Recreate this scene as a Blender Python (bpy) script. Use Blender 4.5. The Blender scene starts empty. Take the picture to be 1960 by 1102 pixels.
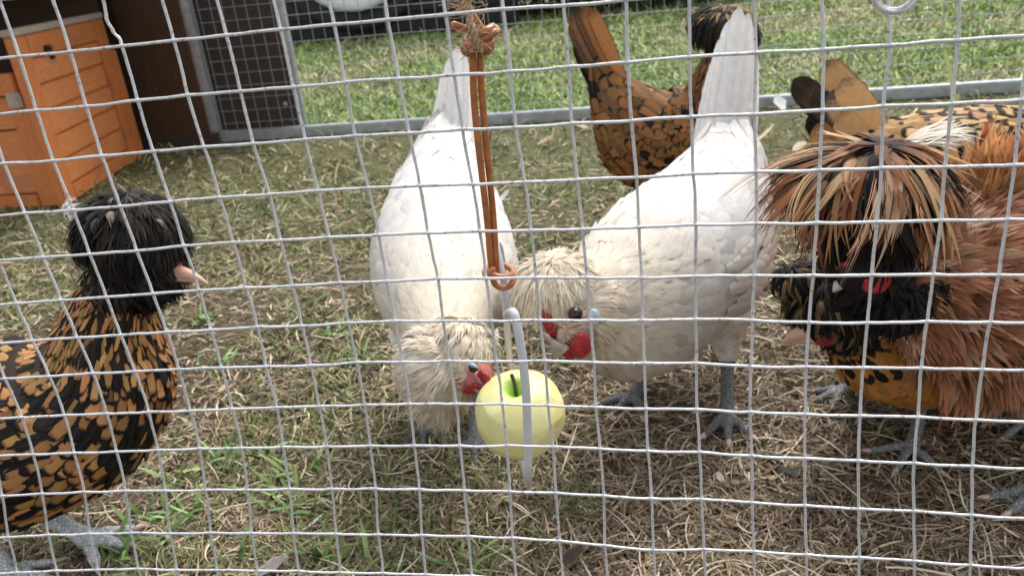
import bpy, bmesh, math, random
import numpy as np
from mathutils import Vector, Matrix

# ------------------------------------------------------------------ camera
SC = bpy.context.scene
COL = SC.collection
CR = np.array([0.98525777, 0.14322482, -0.09356162])
CU = np.array([0.02770729, 0.40608679, 0.91341438])
CF = np.array([-0.16881774, 0.90254095, -0.39613179])
CP = np.array([0.0, 0.0, 0.54])
FPX = 1550.0
cam = bpy.data.cameras.new('camera')
cam_ob = bpy.data.objects.new('camera', cam)
COL.objects.link(cam_ob)
cam.sensor_width = 36.0
cam.lens = FPX / 1960 * 36
cam.clip_start = 0.02
cam.clip_end = 500
M = Matrix.Identity(4)
for i in range(3):
    M[i][0] = CR[i]; M[i][1] = CU[i]; M[i][2] = -CF[i]; M[i][3] = CP[i]
cam_ob.matrix_world = M
cam.dof.use_dof = True
cam.dof.focus_distance = 0.45
cam.dof.aperture_fstop = 19
SC.camera = cam_ob

# ------------------------------------------------------------------ light
SUN_EL, SUN_AZ = math.radians(58), math.radians(20)      # azimuth from +y towards +x
w = bpy.data.worlds.new('World'); SC.world = w; w.use_nodes = True
nt = w.node_tree; nt.nodes.clear()
sky = nt.nodes.new('ShaderNodeTexSky'); sky.sky_type = 'NISHITA'; sky.sun_disc = False
sky.sun_elevation = SUN_EL; sky.sun_rotation = SUN_AZ; sky.dust_density = 3.0; sky.air_density = 1.2
hs = nt.nodes.new('ShaderNodeHueSaturation'); hs.inputs['Saturation'].default_value = 0.22
bg = nt.nodes.new('ShaderNodeBackground'); bg.inputs['Strength'].default_value = 0.145
wo = nt.nodes.new('ShaderNodeOutputWorld')
nt.links.new(sky.outputs[0], hs.inputs['Color']); nt.links.new(hs.outputs[0], bg.inputs['Color'])
nt.links.new(bg.outputs[0], wo.inputs['Surface'])
sl = bpy.data.lights.new('sun', 'SUN'); sl.energy = 1.25; sl.angle = math.radians(24); sl.color = (1.0, 0.965, 0.91)
so = bpy.data.objects.new('sun', sl); COL.objects.link(so)
sd = Vector((math.sin(SUN_AZ) * math.cos(SUN_EL), math.cos(SUN_AZ) * math.cos(SUN_EL), math.sin(SUN_EL)))
so.rotation_euler = (-sd).to_track_quat('-Z', 'Y').to_euler()
SC.view_settings.view_transform = 'Standard'
SC.view_settings.look = 'None'
SC.view_settings.gamma = 1
SC.view_settings.exposure = 0.95

# ------------------------------------------------------------------ helpers
rng = np.random.default_rng(7)
random.seed(7)

def at(px, py, Y):
    """world point at depth Y (metres from the camera along world y) seen at a photo position"""
    d = CF + CR * (px - 980) / FPX - CU * (py - 551) / FPX
    return CP + d * (Y / d[1])

def ground_at(px, py, z=0.0):
    d = CF + CR * (px - 980) / FPX - CU * (py - 551) / FPX
    return CP + d * ((z - CP[2]) / d[2])

def nrm(v):
    v = np.asarray(v, float)
    return v / np.maximum(np.linalg.norm(v, axis=-1, keepdims=True), 1e-9)

def link(name, me, mat=None, parent=None):
    ob = bpy.data.objects.new(name, me)
    COL.objects.link(ob)
    if me is not None and mat is not None:
        for m in (mat if isinstance(mat, (list, tuple)) else [mat]):
            me.materials.append(m)
    if parent is not None:
        ob.parent = parent
        ob.matrix_parent_inverse = parent.matrix_basis.inverted()
    return ob

def thing(name, label, cat, loc=(0, 0, 0), group=None):
    o = bpy.data.objects.new(name, None); COL.objects.link(o)
    o.empty_display_size = 0.02
    o.location = loc
    tag(o, label, cat, group)
    return o

def tag(o, label, cat, group=None):
    o['label'] = label; o['category'] = cat
    if group: o['group'] = group
    return o

def quads_mesh(name, V, Q, attrs=None, smooth=True):
    V = np.ascontiguousarray(V, np.float32).reshape(-1, 3)
    Q = np.ascontiguousarray(Q, np.int32).reshape(-1, 4)
    me = bpy.data.meshes.new(name)
    me.vertices.add(len(V)); me.vertices.foreach_set('co', V.ravel())
    me.loops.add(Q.size); me.loops.foreach_set('vertex_index', Q.ravel())
    me.polygons.add(len(Q))
    me.polygons.foreach_set('loop_start', np.arange(0, Q.size, 4, dtype=np.int32))
    me.polygons.foreach_set('loop_total', np.full(len(Q), 4, np.int32))
    me.polygons.foreach_set('use_smooth', np.full(len(Q), smooth, bool))
    if attrs:
        for k, (typ, arr) in attrs.items():
            a = me.attributes.new(k, typ, 'POINT')
            arr = np.ascontiguousarray(arr, np.float32)
            a.data.foreach_set('color' if typ == 'FLOAT_COLOR' else ('vector' if typ == 'FLOAT_VECTOR' else 'value'), arr.ravel())
    me.update(calc_edges=True)
    return me

def catmull(P, n):
    """P (m,d) control points -> n samples uniformly in parameter"""
    P = np.asarray(P, float); m = len(P)
    u = np.linspace(0, m - 1, n); i = np.clip(u.astype(int), 0, m - 2); f = (u - i)[:, None]
    p0 = P[np.maximum(i - 1, 0)]; p1 = P[i]; p2 = P[i + 1]; p3 = P[np.minimum(i + 2, m - 1)]
    p0 = np.where((i == 0)[:, None], 2 * p1 - p2, p0)
    p3 = np.where((i == m - 2)[:, None], 2 * p2 - p1, p3)
    return 0.5 * (2 * p1 + (p2 - p0) * f + (2 * p0 - 5 * p1 + 4 * p2 - p3) * f ** 2 + (3 * p1 - p0 - 3 * p2 + p3) * f ** 3)

def frames(C):
    T = nrm(np.gradient(C, axis=0))
    n = nrm(np.cross(T[0], [0.31, 0.2, 0.93])); Ns = []
    for t in T:
        n = nrm(n - t * np.dot(n, t)); Ns.append(n)
    Ns = np.array(Ns)
    return T, Ns, np.cross(T, Ns)

def tube(C, r, sides=8, cap=True):
    """quads of a tube with rounded ends along polyline C"""
    C = np.asarray(C, float); r = np.broadcast_to(np.asarray(r, float), (len(C),)).copy()
    T, A, B = frames(C)
    if cap:
        C = np.concatenate([[C[0] - T[0] * r[0] * .7], [C[0] - T[0] * r[0] * .5], C, [C[-1] + T[-1] * r[-1] * .5], [C[-1] + T[-1] * r[-1] * .7]])
        A = np.concatenate([[A[0]] * 2, A, [A[-1]] * 2]); B = np.concatenate([[B[0]] * 2, B, [B[-1]] * 2])
        r = np.concatenate([[r[0] * .05, r[0] * .7], r, [r[-1] * .7, r[-1] * .05]])
    th = np.linspace(0, 2 * np.pi, sides, endpoint=False)
    V = C[:, None] + r[:, None, None] * (np.cos(th)[None, :, None] * A[:, None] + np.sin(th)[None, :, None] * B[:, None])
    k = len(C); idx = np.arange(k * sides).reshape(k, sides)
    Q = np.stack([idx[:-1], np.roll(idx, -1, 1)[:-1], np.roll(idx, -1, 1)[1:], idx[1:]], -1).reshape(-1, 4)
    return V.reshape(-1, 3), Q

def ellipsoid(c, rad, axes=None, nu=20, nv=12):
    axes = np.eye(3) if axes is None else np.asarray(axes, float)
    th = np.linspace(0, 2 * np.pi, nu, endpoint=False); ph = np.linspace(-np.pi / 2 * .995, np.pi / 2 * .995, nv)
    d = np.stack([np.cos(ph)[:, None] * np.cos(th), np.cos(ph)[:, None] * np.sin(th), np.sin(ph)[:, None] * np.ones_like(th)], -1)
    V = np.asarray(c) + (d * np.asarray(rad)) @ axes
    idx = np.arange(nv * nu).reshape(nv, nu)
    Q = np.stack([idx[:-1], np.roll(idx, -1, 1)[:-1], np.roll(idx, -1, 1)[1:], idx[1:]], -1).reshape(-1, 4)
    return V.reshape(-1, 3), Q

def merge(parts):
    Vs, Qs, o = [], [], 0
    for V, Q in parts:
        Vs.append(V); Qs.append(Q + o); o += len(V)
    return np.concatenate(Vs), np.concatenate(Qs)

def box(x0, x1, y0, y1, z0, z1, bev=0.002):
    """bevelled box mesh data through bmesh"""
    bm = bmesh.new(); bmesh.ops.create_cube(bm, size=1)
    for v in bm.verts:
        v.co = Vector(((x0 + x1) / 2 + v.co.x * (x1 - x0), (y0 + y1) / 2 + v.co.y * (y1 - y0), (z0 + z1) / 2 + v.co.z * (z1 - z0)))
    if bev:
        bmesh.ops.bevel(bm, geom=bm.edges[:], offset=bev, segments=2, affect='EDGES')
    me = bpy.data.meshes.new('box'); bm.to_mesh(me); bm.free()
    return me

# ------------------------------------------------------------------ materials
class NT:
    def __init__(s, name):
        s.m = bpy.data.materials.new(name); s.m.use_nodes = True
        s.t = s.m.node_tree; s.t.nodes.clear()
        s.o = s.n('ShaderNodeOutputMaterial'); s.b = s.n('ShaderNodeBsdfPrincipled')
        s.l(s.b.outputs[0], s.o.inputs[0])
    def n(s, typ, **kw):
        x = s.t.nodes.new(typ)
        for k, v in kw.items():
            if hasattr(x, k): setattr(x, k, v)
        return x
    def l(s, a, b): s.t.links.new(a, b)
    def put(s, sock, v):
        if isinstance(v, bpy.types.NodeSocket): s.l(v, sock)
        else: sock.default_value = v
    def math(s, op, a, b=0.0, c=None, clamp=False):
        x = s.n('ShaderNodeMath', operation=op); x.use_clamp = clamp
        s.put(x.inputs[0], a); s.put(x.inputs[1], b)
        if c is not None: s.put(x.inputs[2], c)
        return x.outputs[0]
    def ramp(s, f, stops):
        r = s.n('ShaderNodeValToRGB'); s.l(f, r.inputs[0]); e = r.color_ramp.elements
        while len(e) < len(stops): e.new(0.5)
        for q, (p, c) in zip(e, stops):
            q.position = p; q.color = tuple(c) + (1,) if len(c) == 3 else c
        return r.outputs[0]
    def mix(s, f, a, b, mode='MIX'):
        x = s.n('ShaderNodeMix'); x.data_type = 'RGBA'; x.blend_type = mode
        s.put(x.inputs[0], f)
        for k, v in ((6, a), (7, b)):
            if isinstance(v, tuple) and len(v) == 3: v = v + (1,)
            s.put(x.inputs[k], v)
        return x.outputs[2]
    def noise(s, vec, scale, detail=4, rough=.6, dist=0.0):
        x = s.n('ShaderNodeTexNoise'); s.l(vec, x.inputs['Vector'])
        x.inputs['Scale'].default_value = scale; x.inputs['Detail'].default_value = detail
        x.inputs['Roughness'].default_value = rough; x.inputs['Distortion'].default_value = dist
        return x.outputs['Fac']
    def obj(s): return s.n('ShaderNodeTexCoord').outputs['Object']
    def attr(s, k, out='Vector'):
        a = s.n('ShaderNodeAttribute'); a.attribute_name = k; return a.outputs[out]
    def bump(s, h, strength=.3, dist=.002):
        b = s.n('ShaderNodeBump'); b.inputs['Strength'].default_value = strength; b.inputs['Distance'].default_value = dist
        s.l(h, b.inputs['Height']); s.l(b.outputs[0], s.b.inputs['Normal'])
    def map(s, vec, scale):
        x = s.n('ShaderNodeMapping'); x.inputs['Scale'].default_value = scale; s.l(vec, x.inputs[0]); return x.outputs[0]
    def done(s, col=None, rough=.6, metal=0.0, spec=.5):
        if col is not None: s.put(s.b.inputs['Base Color'], col + (1,) if isinstance(col, tuple) and len(col) == 3 else col)
        s.put(s.b.inputs['Roughness'], rough); s.put(s.b.inputs['Metallic'], metal)
        s.b.inputs['Specular IOR Level'].default_value = spec
        return s.m

def mat_plumage():
    t = NT('plumage')
    uv = t.attr('fuv'); sp = t.n('ShaderNodeSeparateXYZ'); t.l(uv, sp.inputs[0])
    u, v, r = sp.outputs
    fc = t.attr('fc', 'Color'); ec = t.attr('ec', 'Color'); lw = t.attr('lw', 'Fac')
    au = t.math('ABSOLUTE', u)
    nz = t.noise(t.obj(), 260, 3, .6)
    wob = t.math('MULTIPLY_ADD', nz, .34, -.17)
    e1 = t.math('ADD', au, wob)
    lo = t.math('SUBTRACT', 1.0, lw)
    m1 = t.math('DIVIDE', t.math('SUBTRACT', e1, lo), .20, clamp=True)
    tipn = t.math('ADD', v, t.math('MULTIPLY', wob, .5))
    tlo = t.math('SUBTRACT', 1.0, t.math('MULTIPLY', lw, .62))
    m2 = t.math('DIVIDE', t.math('SUBTRACT', tipn, tlo), .11, clamp=True)
    m = t.math('MAXIMUM', m1, m2)
    col = t.mix(m, fc, ec)
    # barbs: fine oblique lines on both vanes
    ph = t.math('MULTIPLY_ADD', au, 7.0, t.math('MULTIPLY', v, -46.0))
    ph = t.math('ADD', ph, t.math('MULTIPLY', r, 40.0))
    ph = t.math('ADD', ph, t.math('MULTIPLY', nz, 9.0))
    barb = t.math('SINE', ph)
    shade = t.math('MULTIPLY_ADD', barb, .035, .98)
    n2 = t.noise(t.obj(), 90, 4, .65)
    shade = t.math('MULTIPLY', shade, t.math('MULTIPLY_ADD', n2, .30, .86))
    shaft = t.math('LESS_THAN', au, .05)
    col = t.mix(t.math('MULTIPLY', shaft, .10), col, (0.45, .36, .26))
    hsv = t.n('ShaderNodeHueSaturation'); t.l(col, hsv.inputs['Color']); t.l(shade, hsv.inputs['Value'])
    t.bump(barb, .05, .0004)
    tr = t.n('ShaderNodeBsdfTranslucent'); t.l(hsv.outputs[0], tr.inputs['Color'])          # thin vanes let light through
    mx = t.n('ShaderNodeMixShader'); mx.inputs[0].default_value = .22
    t.l(t.b.outputs[0], mx.inputs[1]); t.l(tr.outputs[0], mx.inputs[2]); t.l(mx.outputs[0], t.o.inputs[0])
    return t.done(hsv.outputs[0], .6, 0, .16)

def mat_simple(name, col, rough=.6, metal=0.0, var=.25, scale=60, bump=.2, bd=.001, spec=.5, stretch=None, sss=0):
    t = NT(name); o = t.obj()
    if stretch: o = t.map(o, stretch)
    n = t.noise(o, scale, 5, .62)
    lo = tuple(c * (1 - var) for c in col); hi = tuple(min(1, c * (1 + var)) for c in col)
    c = t.ramp(n, [(.3, lo), (.7, hi)])
    if bump: t.bump(n, bump, bd)
    if sss:
        t.b.inputs['Subsurface Weight'].default_value = sss
        t.b.inputs['Subsurface Radius'].default_value = (.01, .004, .002); t.b.inputs['Subsurface Scale'].default_value = .5
    return t.done(c, rough, metal, spec)

def mat_wire(name='galvanised_wire', base=(.68, .69, .71)):
    t = NT(name); o = t.obj()
    n = t.noise(o, 420, 4, .7); n2 = t.noise(o, 28, 3, .6)
    c = t.mix(n2, tuple(b * .78 for b in base), tuple(min(1, b * 1.18) for b in base))
    c = t.mix(t.math('MULTIPLY', t.math('DIVIDE', t.math('SUBTRACT', n, .55), .12, clamp=True), .8), c, (.20, .19, .18))
    t.bump(n, .5, .0006)
    return t.done(c, t.math('MULTIPLY_ADD', n2, .3, .30), .25, .5)

def mat_leg(name, a, b):
    t = NT(name); o = t.obj()
    vo = t.n('ShaderNodeTexVoronoi'); vo.inputs['Scale'].default_value = 260; t.l(t.map(o, (1, 1, 1.25)), vo.inputs['Vector'])
    ve = t.n('ShaderNodeTexVoronoi'); ve.feature = 'DISTANCE_TO_EDGE'; ve.inputs['Scale'].default_value = 260; t.l(t.map(o, (1, 1, 1.25)), ve.inputs['Vector'])
    n = t.noise(o, 70, 3)
    c = t.mix(n, a, b)
    edge = t.math('DIVIDE', ve.outputs['Distance'], .16, clamp=True)
    c = t.mix(edge, tuple(x * .62 for x in a), c)
    t.bump(edge, .7, .0012)
    return t.done(c, .5, 0, .4)

def mat_blade(name, rough=.6):
    t = NT(name)
    fc = t.attr('fc', 'Color'); uv = t.attr('fuv'); sp = t.n('ShaderNodeSeparateXYZ'); t.l(uv, sp.inputs[0])
    n = t.noise(t.obj(), 120, 2)
    hsv = t.n('ShaderNodeHueSaturation'); t.l(fc, hsv.inputs['Color']); t.l(t.math('MULTIPLY_ADD', n, .7, .65), hsv.inputs['Value'])
    return t.done(hsv.outputs[0], rough, 0, .3)

PLUME = mat_plumage()
WIRE = mat_wire()
WIRE_FAR = mat_wire('galvanised_wire_weathered', (.34, .35, .37))
RED = mat_simple('wattle_skin', (.33, .026, .032), .45, 0, .45, 240, .7, .0012, .4)
FACE = mat_simple('face_skin', (.42, .12, .11), .5, 0, .45, 260, .5, .0008)
BEAK_PINK = mat_simple('pink_horn', (.60, .35, .26), .38, 0, .18, 90, .15, .0005)
BEAK_GREY = mat_simple('grey_horn', (.42, .36, .36), .38, 0, .4, 120, .2, .0005)
CLAW = mat_simple('claw_horn', (.60, .42, .33), .4, 0, .2, 100, .1)
LEG_PALE = mat_leg('pale_blue_leg_scales', (.60, .65, .70), (.82, .79, .77))
LEG_DARK = mat_leg('slate_leg_scales', (.10, .11, .12), (.24, .24, .24))
LEG_MID = mat_leg('grey_leg_scales', (.20, .21, .22), (.40, .39, .37))
EYE = mat_simple('eye_gloss', (.012, .008, .006), .06, 0, .1, 20, 0)
IRIS = mat_simple('eye_iris', (.10, .035, .015), .12, 0, .3, 400, 0)
LOBE = mat_simple('ear_lobe', (.50, .62, .74), .5, 0, .25, 200, .4)

def down(name, col): return mat_simple(name, col, .8, 0, .3, 120, .5, .002, .2)

# ------------------------------------------------------------------ ground
_ph = rng.uniform(0, 6.28, (3, 14, 2)); _fr = rng.normal(0, 1, (3, 14, 2))
def patch(x, y, k=0, f=4.0):
    """smooth random field about 0..1"""
    s = np.zeros_like(x)
    for (p, q), (a, b) in zip(_ph[k], _fr[k]):
        s += np.sin((x * a + y * b) * f + p) * np.cos((x * b - y * a) * f * .7 + q)
    return 0.5 + s / 9.0

def gz(x, y):
    return .006 * (patch(x, y, 0, 9) - .5) + .004 * (patch(x, y, 1, 31) - .5) + .0025 * (patch(x, y, 2, 80) - .5)

def axis(dense, step, far):
    a = np.arange(dense[0], dense[1], step)
    lo = dense[0] - np.geomspace(step * 3, far, 14)[::-1]; hi = dense[1] + np.geomspace(step * 3, far, 14)
    return np.concatenate([lo, a, hi])
gx, gy = axis((-2.4, 2.2), .02, 220), axis((.1, 3.2), .02, 220)
X, Y = np.meshgrid(gx, gy); Z = gz(X, Y)
idx = np.arange(X.size).reshape(X.shape)
Q = np.stack([idx[:-1, :-1], idx[:-1, 1:], idx[1:, 1:], idx[1:, :-1]], -1)
t = NT('soil_and_turf'); o = t.obj()
n1 = t.noise(o, 5, 6, .65); n2 = t.noise(o, 70, 6, .7, .4); n3 = t.noise(o, 2.2, 4, .6, .5)
soil = t.ramp(n2, [(.28, (.035, .025, .018)), (.5, (.095, .068, .046)), (.75, (.22, .165, .112))])
turf = t.ramp(n2, [(.3, (.06, .08, .025)), (.55, (.16, .19, .065)), (.75, (.30, .28, .13))])
sp = t.n('ShaderNodeSeparateXYZ'); t.l(o, sp.inputs[0])
far = t.math('DIVIDE', t.math('SUBTRACT', sp.outputs[1], 2.45), .15, clamp=True)
g = t.math('MULTIPLY_ADD', n1, 1.6, -.62, clamp=True)
g = t.math('MAXIMUM', t.math('MULTIPLY', t.math('ADD', g, t.math('DIVIDE', t.math('SUBTRACT', sp.outputs[1], .9), 1.1, clamp=True)), .42), t.math('MULTIPLY', far, t.math('MULTIPLY_ADD', n3, .9, .45, clamp=True)))
t.bump(n2, .9, .01)
SOIL = t.done(t.mix(g, soil, turf), .9, 0, .2)
gr = link('ground', quads_mesh('ground', np.stack([X, Y, Z], -1), Q), SOIL); gr['kind'] = 'structure'

BLADE = mat_blade('dry_and_green_blades')

def ribbons(C, N, W, cup=0.0, flat2=False):
    """strips along centre lines C (n,k,3) with surface normals N (n,k,3), half widths W (n,k)"""
    n, k, _ = C.shape
    T = nrm(np.gradient(C, axis=1)); S = nrm(np.cross(T, N)); N = np.cross(S, T)
    us = np.array([-1.0, 1.0]) if flat2 else np.array([-1.0, 0.0, 1.0]); m = len(us)
    V = C[:, :, None] + S[:, :, None] * (W[:, :, None] * us)[..., None]
    if np.any(cup):
        V = V - N[:, :, None] * (np.asarray(cup).reshape(-1, 1, 1) * W[:, :, None] * us ** 2)[..., None]
    vv = np.broadcast_to(np.linspace(0, 1, k)[None, :, None], (n, k, m)); uu = np.broadcast_to(us, (n, k, m))
    rr = np.broadcast_to(np.random.default_rng(n).random(n)[:, None, None], (n, k, m))
    idx = np.arange(n * k * m).reshape(n, k, m)
    Q = np.stack([idx[:, :-1, :-1], idx[:, :-1, 1:], idx[:, 1:, 1:], idx[:, 1:, :-1]], -1).reshape(-1, 4)
    return V.reshape(-1, 3), Q, np.stack([uu, vv, rr], -1).reshape(-1, 3), k * m

def blades(name, P, az, L, W, rise, bend, curl, cols, k=5, roll=None):
    """grass or straw: P (n,3) roots, az heading, rise angle, bend = sideways curve, curl = change of rise along the blade"""
    n = len(P); tt = np.linspace(0, 1, k)
    a = az[:, None] + bend[:, None] * tt; e = rise[:, None] + curl[:, None] * tt
    d = np.stack([np.cos(a) * np.cos(e), np.sin(a) * np.cos(e), np.sin(e)], -1)
    C = np.zeros((n, k, 3)); C[:, 0] = P
    C[:, 1:] = P[:, None] + np.cumsum(d[:, :-1] * (L / (k - 1))[:, None, None], 1)
    C[..., 2] = np.maximum(C[..., 2], gz(C[..., 0], C[..., 1]) + .0006)
    s = np.stack([-np.sin(a), np.cos(a), 0 * a], -1)
    N = np.cross(d, s)
    if roll is not None:
        N = N * np.cos(roll)[:, None, None] + s * np.sin(roll)[:, None, None]
    Wk = W[:, None] * np.interp(tt, [0, .3, .7, 1], [.75, 1, .8, .12])[None]
    V, Q, uv, per = ribbons(C, N, Wk, flat2=True)
    c = np.repeat(np.concatenate([cols, np.ones((n, 1))], 1), per, 0)
    ob = link(name, quads_mesh(name, V, Q, {'fuv': ('FLOAT_VECTOR', uv), 'fc': ('FLOAT_COLOR', c)}), BLADE)
    ob['kind'] = 'stuff'
    return ob

def vary(col, n, dv=.3, dh=.05):
    c = np.asarray(col)[None] * (1 + rng.normal(0, dv, (n, 1))) * (1 + rng.normal(0, dh, (n, 3)))
    return np.clip(c, .01, .9)

def spread(n, y0, y1, x0=-.80, x1=.56, pw=2.2):
    """positions in the wedge in view, denser near the camera"""
    u = rng.random(n); y = (y0 ** (1 - pw) + u * (y1 ** (1 - pw) - y0 ** (1 - pw))) ** (1 / (1 - pw))
    x = y * rng.uniform(x0, x1, n) * 1.05 - .02
    return x, y

# -- dry straw over the run's floor
n = 115000
x, y = spread(n, .42, 2.5, -1.25, .80)
dry = np.clip(.55 + .9 * (x + .35 * (1.1 - y)) + .7 * (patch(x, y, 1, 5) - .5), 0, 1)
keep = (rng.random(n) < .52 + .48 * dry) & (rng.random(n) < np.clip(1.1 + 1.6 * patch(x, y, 2, 9), .45, 1))
x, y = x[keep], y[keep]; n = len(x)
L = rng.gamma(4, .0043, n) * (.8 + .45 * y); Wd = rng.uniform(.00035, .0012, n) * (.45 + .8 * y)
tone = rng.random(n)[:, None]
cols = np.where(tone < .40, vary((.30, .22, .14), n), np.where(tone < .80, vary((.165, .117, .077), n), vary((.53, .44, .315), n, .2)))
P = np.stack([x, y, gz(x, y) + rng.uniform(.0005, .007, n)], 1)
ob = blades('straw', P, rng.uniform(0, 6.28, n), L, Wd, rng.normal(.08, .16, n), rng.normal(0, .8, n), rng.normal(-.35, .5, n), cols, 4, rng.normal(0, .5, n))
tag(ob, 'dry straw and dead grass covering the floor of the run', 'straw')

# -- long pale stalks
n = 500
x, y = spread(n, .45, 1.6, -.9, .75)
P = np.stack([x, y, gz(x, y) + rng.uniform(.004, .010, n)], 1)
ob = blades('dry_stalks', P, rng.uniform(0, 6.28, n), rng.uniform(.04, .085, n), rng.uniform(.0005, .0010, n), rng.normal(.10, .1, n), rng.normal(0, .8, n), rng.normal(-.25, .2, n), vary((.60, .52, .39), n, .2), 8, rng.normal(0, .4, n))
tag(ob, 'long pale dead stalks lying across the mud', 'straw')

# -- green grass inside the run, in patches, mostly to the left and under the rail
n = 100000
x, y = spread(n, .42, 2.5, -1.25, .80)
gp = patch(x, y, 0, 7) + .45 * (patch(x, y, 1, 17) - .5)
bias = .58 - .44 * np.clip((x + .10 * y + .25) / .5, 0, 1) - .2 * np.clip((x - .1) / .3, 0, 1)
bias = bias + .34 * np.clip((y - 1.05) / .7, 0, 1) - .25 * np.clip(1 - np.abs(y - .85 - .2 * x) / .22, 0, 1) * (np.abs(x) < .28)
bias = np.maximum(bias, np.where(y > 2.38, .95, 0))
keep = rng.random(n) < np.clip((gp - (1 - bias)) * 3.0 + .25 + .25 * np.clip((y - 1.1) / .5, 0, 1), .015, 1)
x, y = x[keep], y[keep]; n = len(x)
L = rng.gamma(6, .0030, n) * (.8 + .4 * y); Wd = rng.uniform(.0006, .0013, n) * (.55 + .75 * y)
tone = rng.random(n)[:, None]
cols = np.where(tone < .5, vary((.14, .18, .062), n, .25), np.where(tone < .75, vary((.24, .235, .095), n, .25), vary((.38, .32, .185), n, .25)))
P = np.stack([x, y, gz(x, y) - .001], 1)
ob = blades('green_grass', P, rng.uniform(0, 6.28, n), L, Wd, rng.uniform(.15, 1.15, n), rng.normal(0, .4, n), rng.normal(-.7, .5, n), cols, 4, rng.normal(0, .5, n))
tag(ob, 'patchy trodden green grass growing inside the run', 'grass')

# -- broad leafy tufts near the lens
tp = [(410, 895), (330, 925), (480, 880), (360, 985), (560, 985), (100, 1090), (450, 1090), (585, 900), (250, 1095), (690, 1090), (640, 1075), (300, 990), (520, 950), (905, 1095), (330, 1040), (215, 1060), (640, 640), (700, 690), (410, 700), (395, 620)]
PX = []
for (a, b) in tp:
    g = ground_at(a, b); m = rng.integers(9, 20)
    for _ in range(m): PX.append([g[0] + rng.normal(0, .012), g[1] + rng.normal(0, .010), 0])
P = np.array(PX); n = len(P); P[:, 2] = gz(P[:, 0], P[:, 1])
ob = blades('leafy_tufts', P, rng.uniform(0, 6.28, n), rng.uniform(.022, .055, n), rng.uniform(.0016, .0030, n), rng.uniform(.3, 1.2, n), rng.normal(0, .4, n), rng.normal(-.9, .4, n), vary((.17, .27, .085), n, .25), 6, rng.normal(0, .35, n))
tag(ob, 'broad bladed green tufts growing near the front wire', 'grass')

# -- lawn outside the run
n = 120000
yy = rng.random(n); y = 2.56 * (9.5 / 2.56) ** (yy ** 1.0)
x = y * rng.uniform(-.62, .64, n) * 1.1
lp = patch(x, y, 0, 2.4) + .5 * (patch(x, y, 1, 6) - .5)
keep = rng.random(n) < np.clip(.55 + 1.3 * (lp - .42), .25, 1); x, y, lp = x[keep], y[keep], lp[keep]; n = len(x)
dryp = np.clip(1.30 - 2.0 * lp + .22 * np.clip(x, -.5, 2), 0, .85)
L = rng.gamma(6, .0065, n); Wd = rng.uniform(.0014, .003, n) * (.6 + .2 * y)
tone = rng.random(n)
cols = np.where((tone < dryp)[:, None], vary((.47, .41, .26), n, .2), np.where((rng.random(n) < .45)[:, None], vary((.36, .43, .15), n, .2), vary((.21, .31, .095), n, .22)))
P = np.stack([x, y, gz(x, y) * 0], 1)
ob = blades('lawn', P, rng.uniform(0, 6.28, n), L, Wd, rng.uniform(.35, 1.2, n), rng.normal(0, .3, n), rng.normal(-.8, .4, n), cols, 4, rng.normal(0, .5, n))
tag(ob, 'pale green mown lawn outside the run', 'grass')

# ------------------------------------------------------------------ hen house, timber wall, steel frame
def mat_wood(name, col, gloss=.55, grain=(1, 1, 14), dirt=.3):
    t = NT(name); o = t.obj()
    g = t.noise(t.map(o, grain), 22, 6, .68, .6); n = t.noise(o, 7, 5, .65); sc = t.noise(o, 60, 4, .7)
    c = t.ramp(g, [(.25, tuple(x * .72 for x in col)), (.55, col), (.8, tuple(min(1, x * 1.2) for x in col))])
    c = t.mix(t.math('MULTIPLY', t.math('GREATER_THAN', n, .60), dirt), c, tuple(x * .45 + .05 for x in col))
    c = t.mix(t.math('MULTIPLY', t.math('GREATER_THAN', sc, .66), dirt), c, (.60, .42, .30))
    t.bump(g, .35, .002)
    return t.done(c, gloss, 0, .35)
ORANGE = mat_wood('orange_stained_pine', (.60, .195, .060), .5, (6, 6, 1.2), .45)
ORANGE2 = mat_wood('orange_stained_pine_boards', (.66, .235, .080), .5, (1.2, 1.2, 9), .40)
ENDGRAIN = mat_wood('bare_pale_timber', (.42, .33, .27), .8, (2, 2, 2), .5)
PLY = mat_wood('dark_stained_plywood', (.075, .040, .022), .6, (9, 2, 1), .2)
PLY2 = mat_wood('weathered_dark_panel', (.060, .042, .036), .7, (1, 1, 9), .2)
STEEL = mat_simple('galvanised_steel_tube', (.42, .45, .48), .42, .55, .22, 35, .15, .001)
BLACKP = mat_simple('black_rubber', (.010, .010, .012), .6, 0, .4, 30, .3, .004)
WHITEP = mat_simple('white_enamel', (.74, .78, .80), .35, 0, .08, 9, .08, .003)

A = np.array([-1.512, 1.850]); B = np.array([-1.622, 2.380]); HD = .447
dv = nrm(B - A); ln = float(np.linalg.norm(B - A)); ang = math.atan2(dv[1], dv[0])
house = thing('hen_house', 'orange stained timber hen house with a boarded side by the dark wall', 'hen house', (A[0], A[1], 0))
house.rotation_euler = (0, 0, ang)
bpy.context.view_layer.update()
def hpart(name, x0, x1, y0, y1, z0, z1, mat, bev=.002, parent=None):
    # local frame: x runs along the visible side away from the lens, -y faces the run
    ob = bpy.data.objects.new(name, box(x0, x1, y0, y1, z0, z1, bev)); COL.objects.link(ob)
    ob.data.materials.append(mat); ob.parent = parent or house
    return ob
panel = hpart('side_panel', 0.004, ln - .004, .014, .026, .0, HD - .016, ORANGE, .001)
hpart('stile', 0, .062, .0, .024, 0, HD - .018, ORANGE, .003, panel); hpart('stile', ln - .075, ln, .0, .024, 0, HD - .018, ORANGE, .003, panel)
hpart('stile_packer', ln - .036, ln + .024, -.004, .022, 0, .335, ORANGE, .003, panel)
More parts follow.
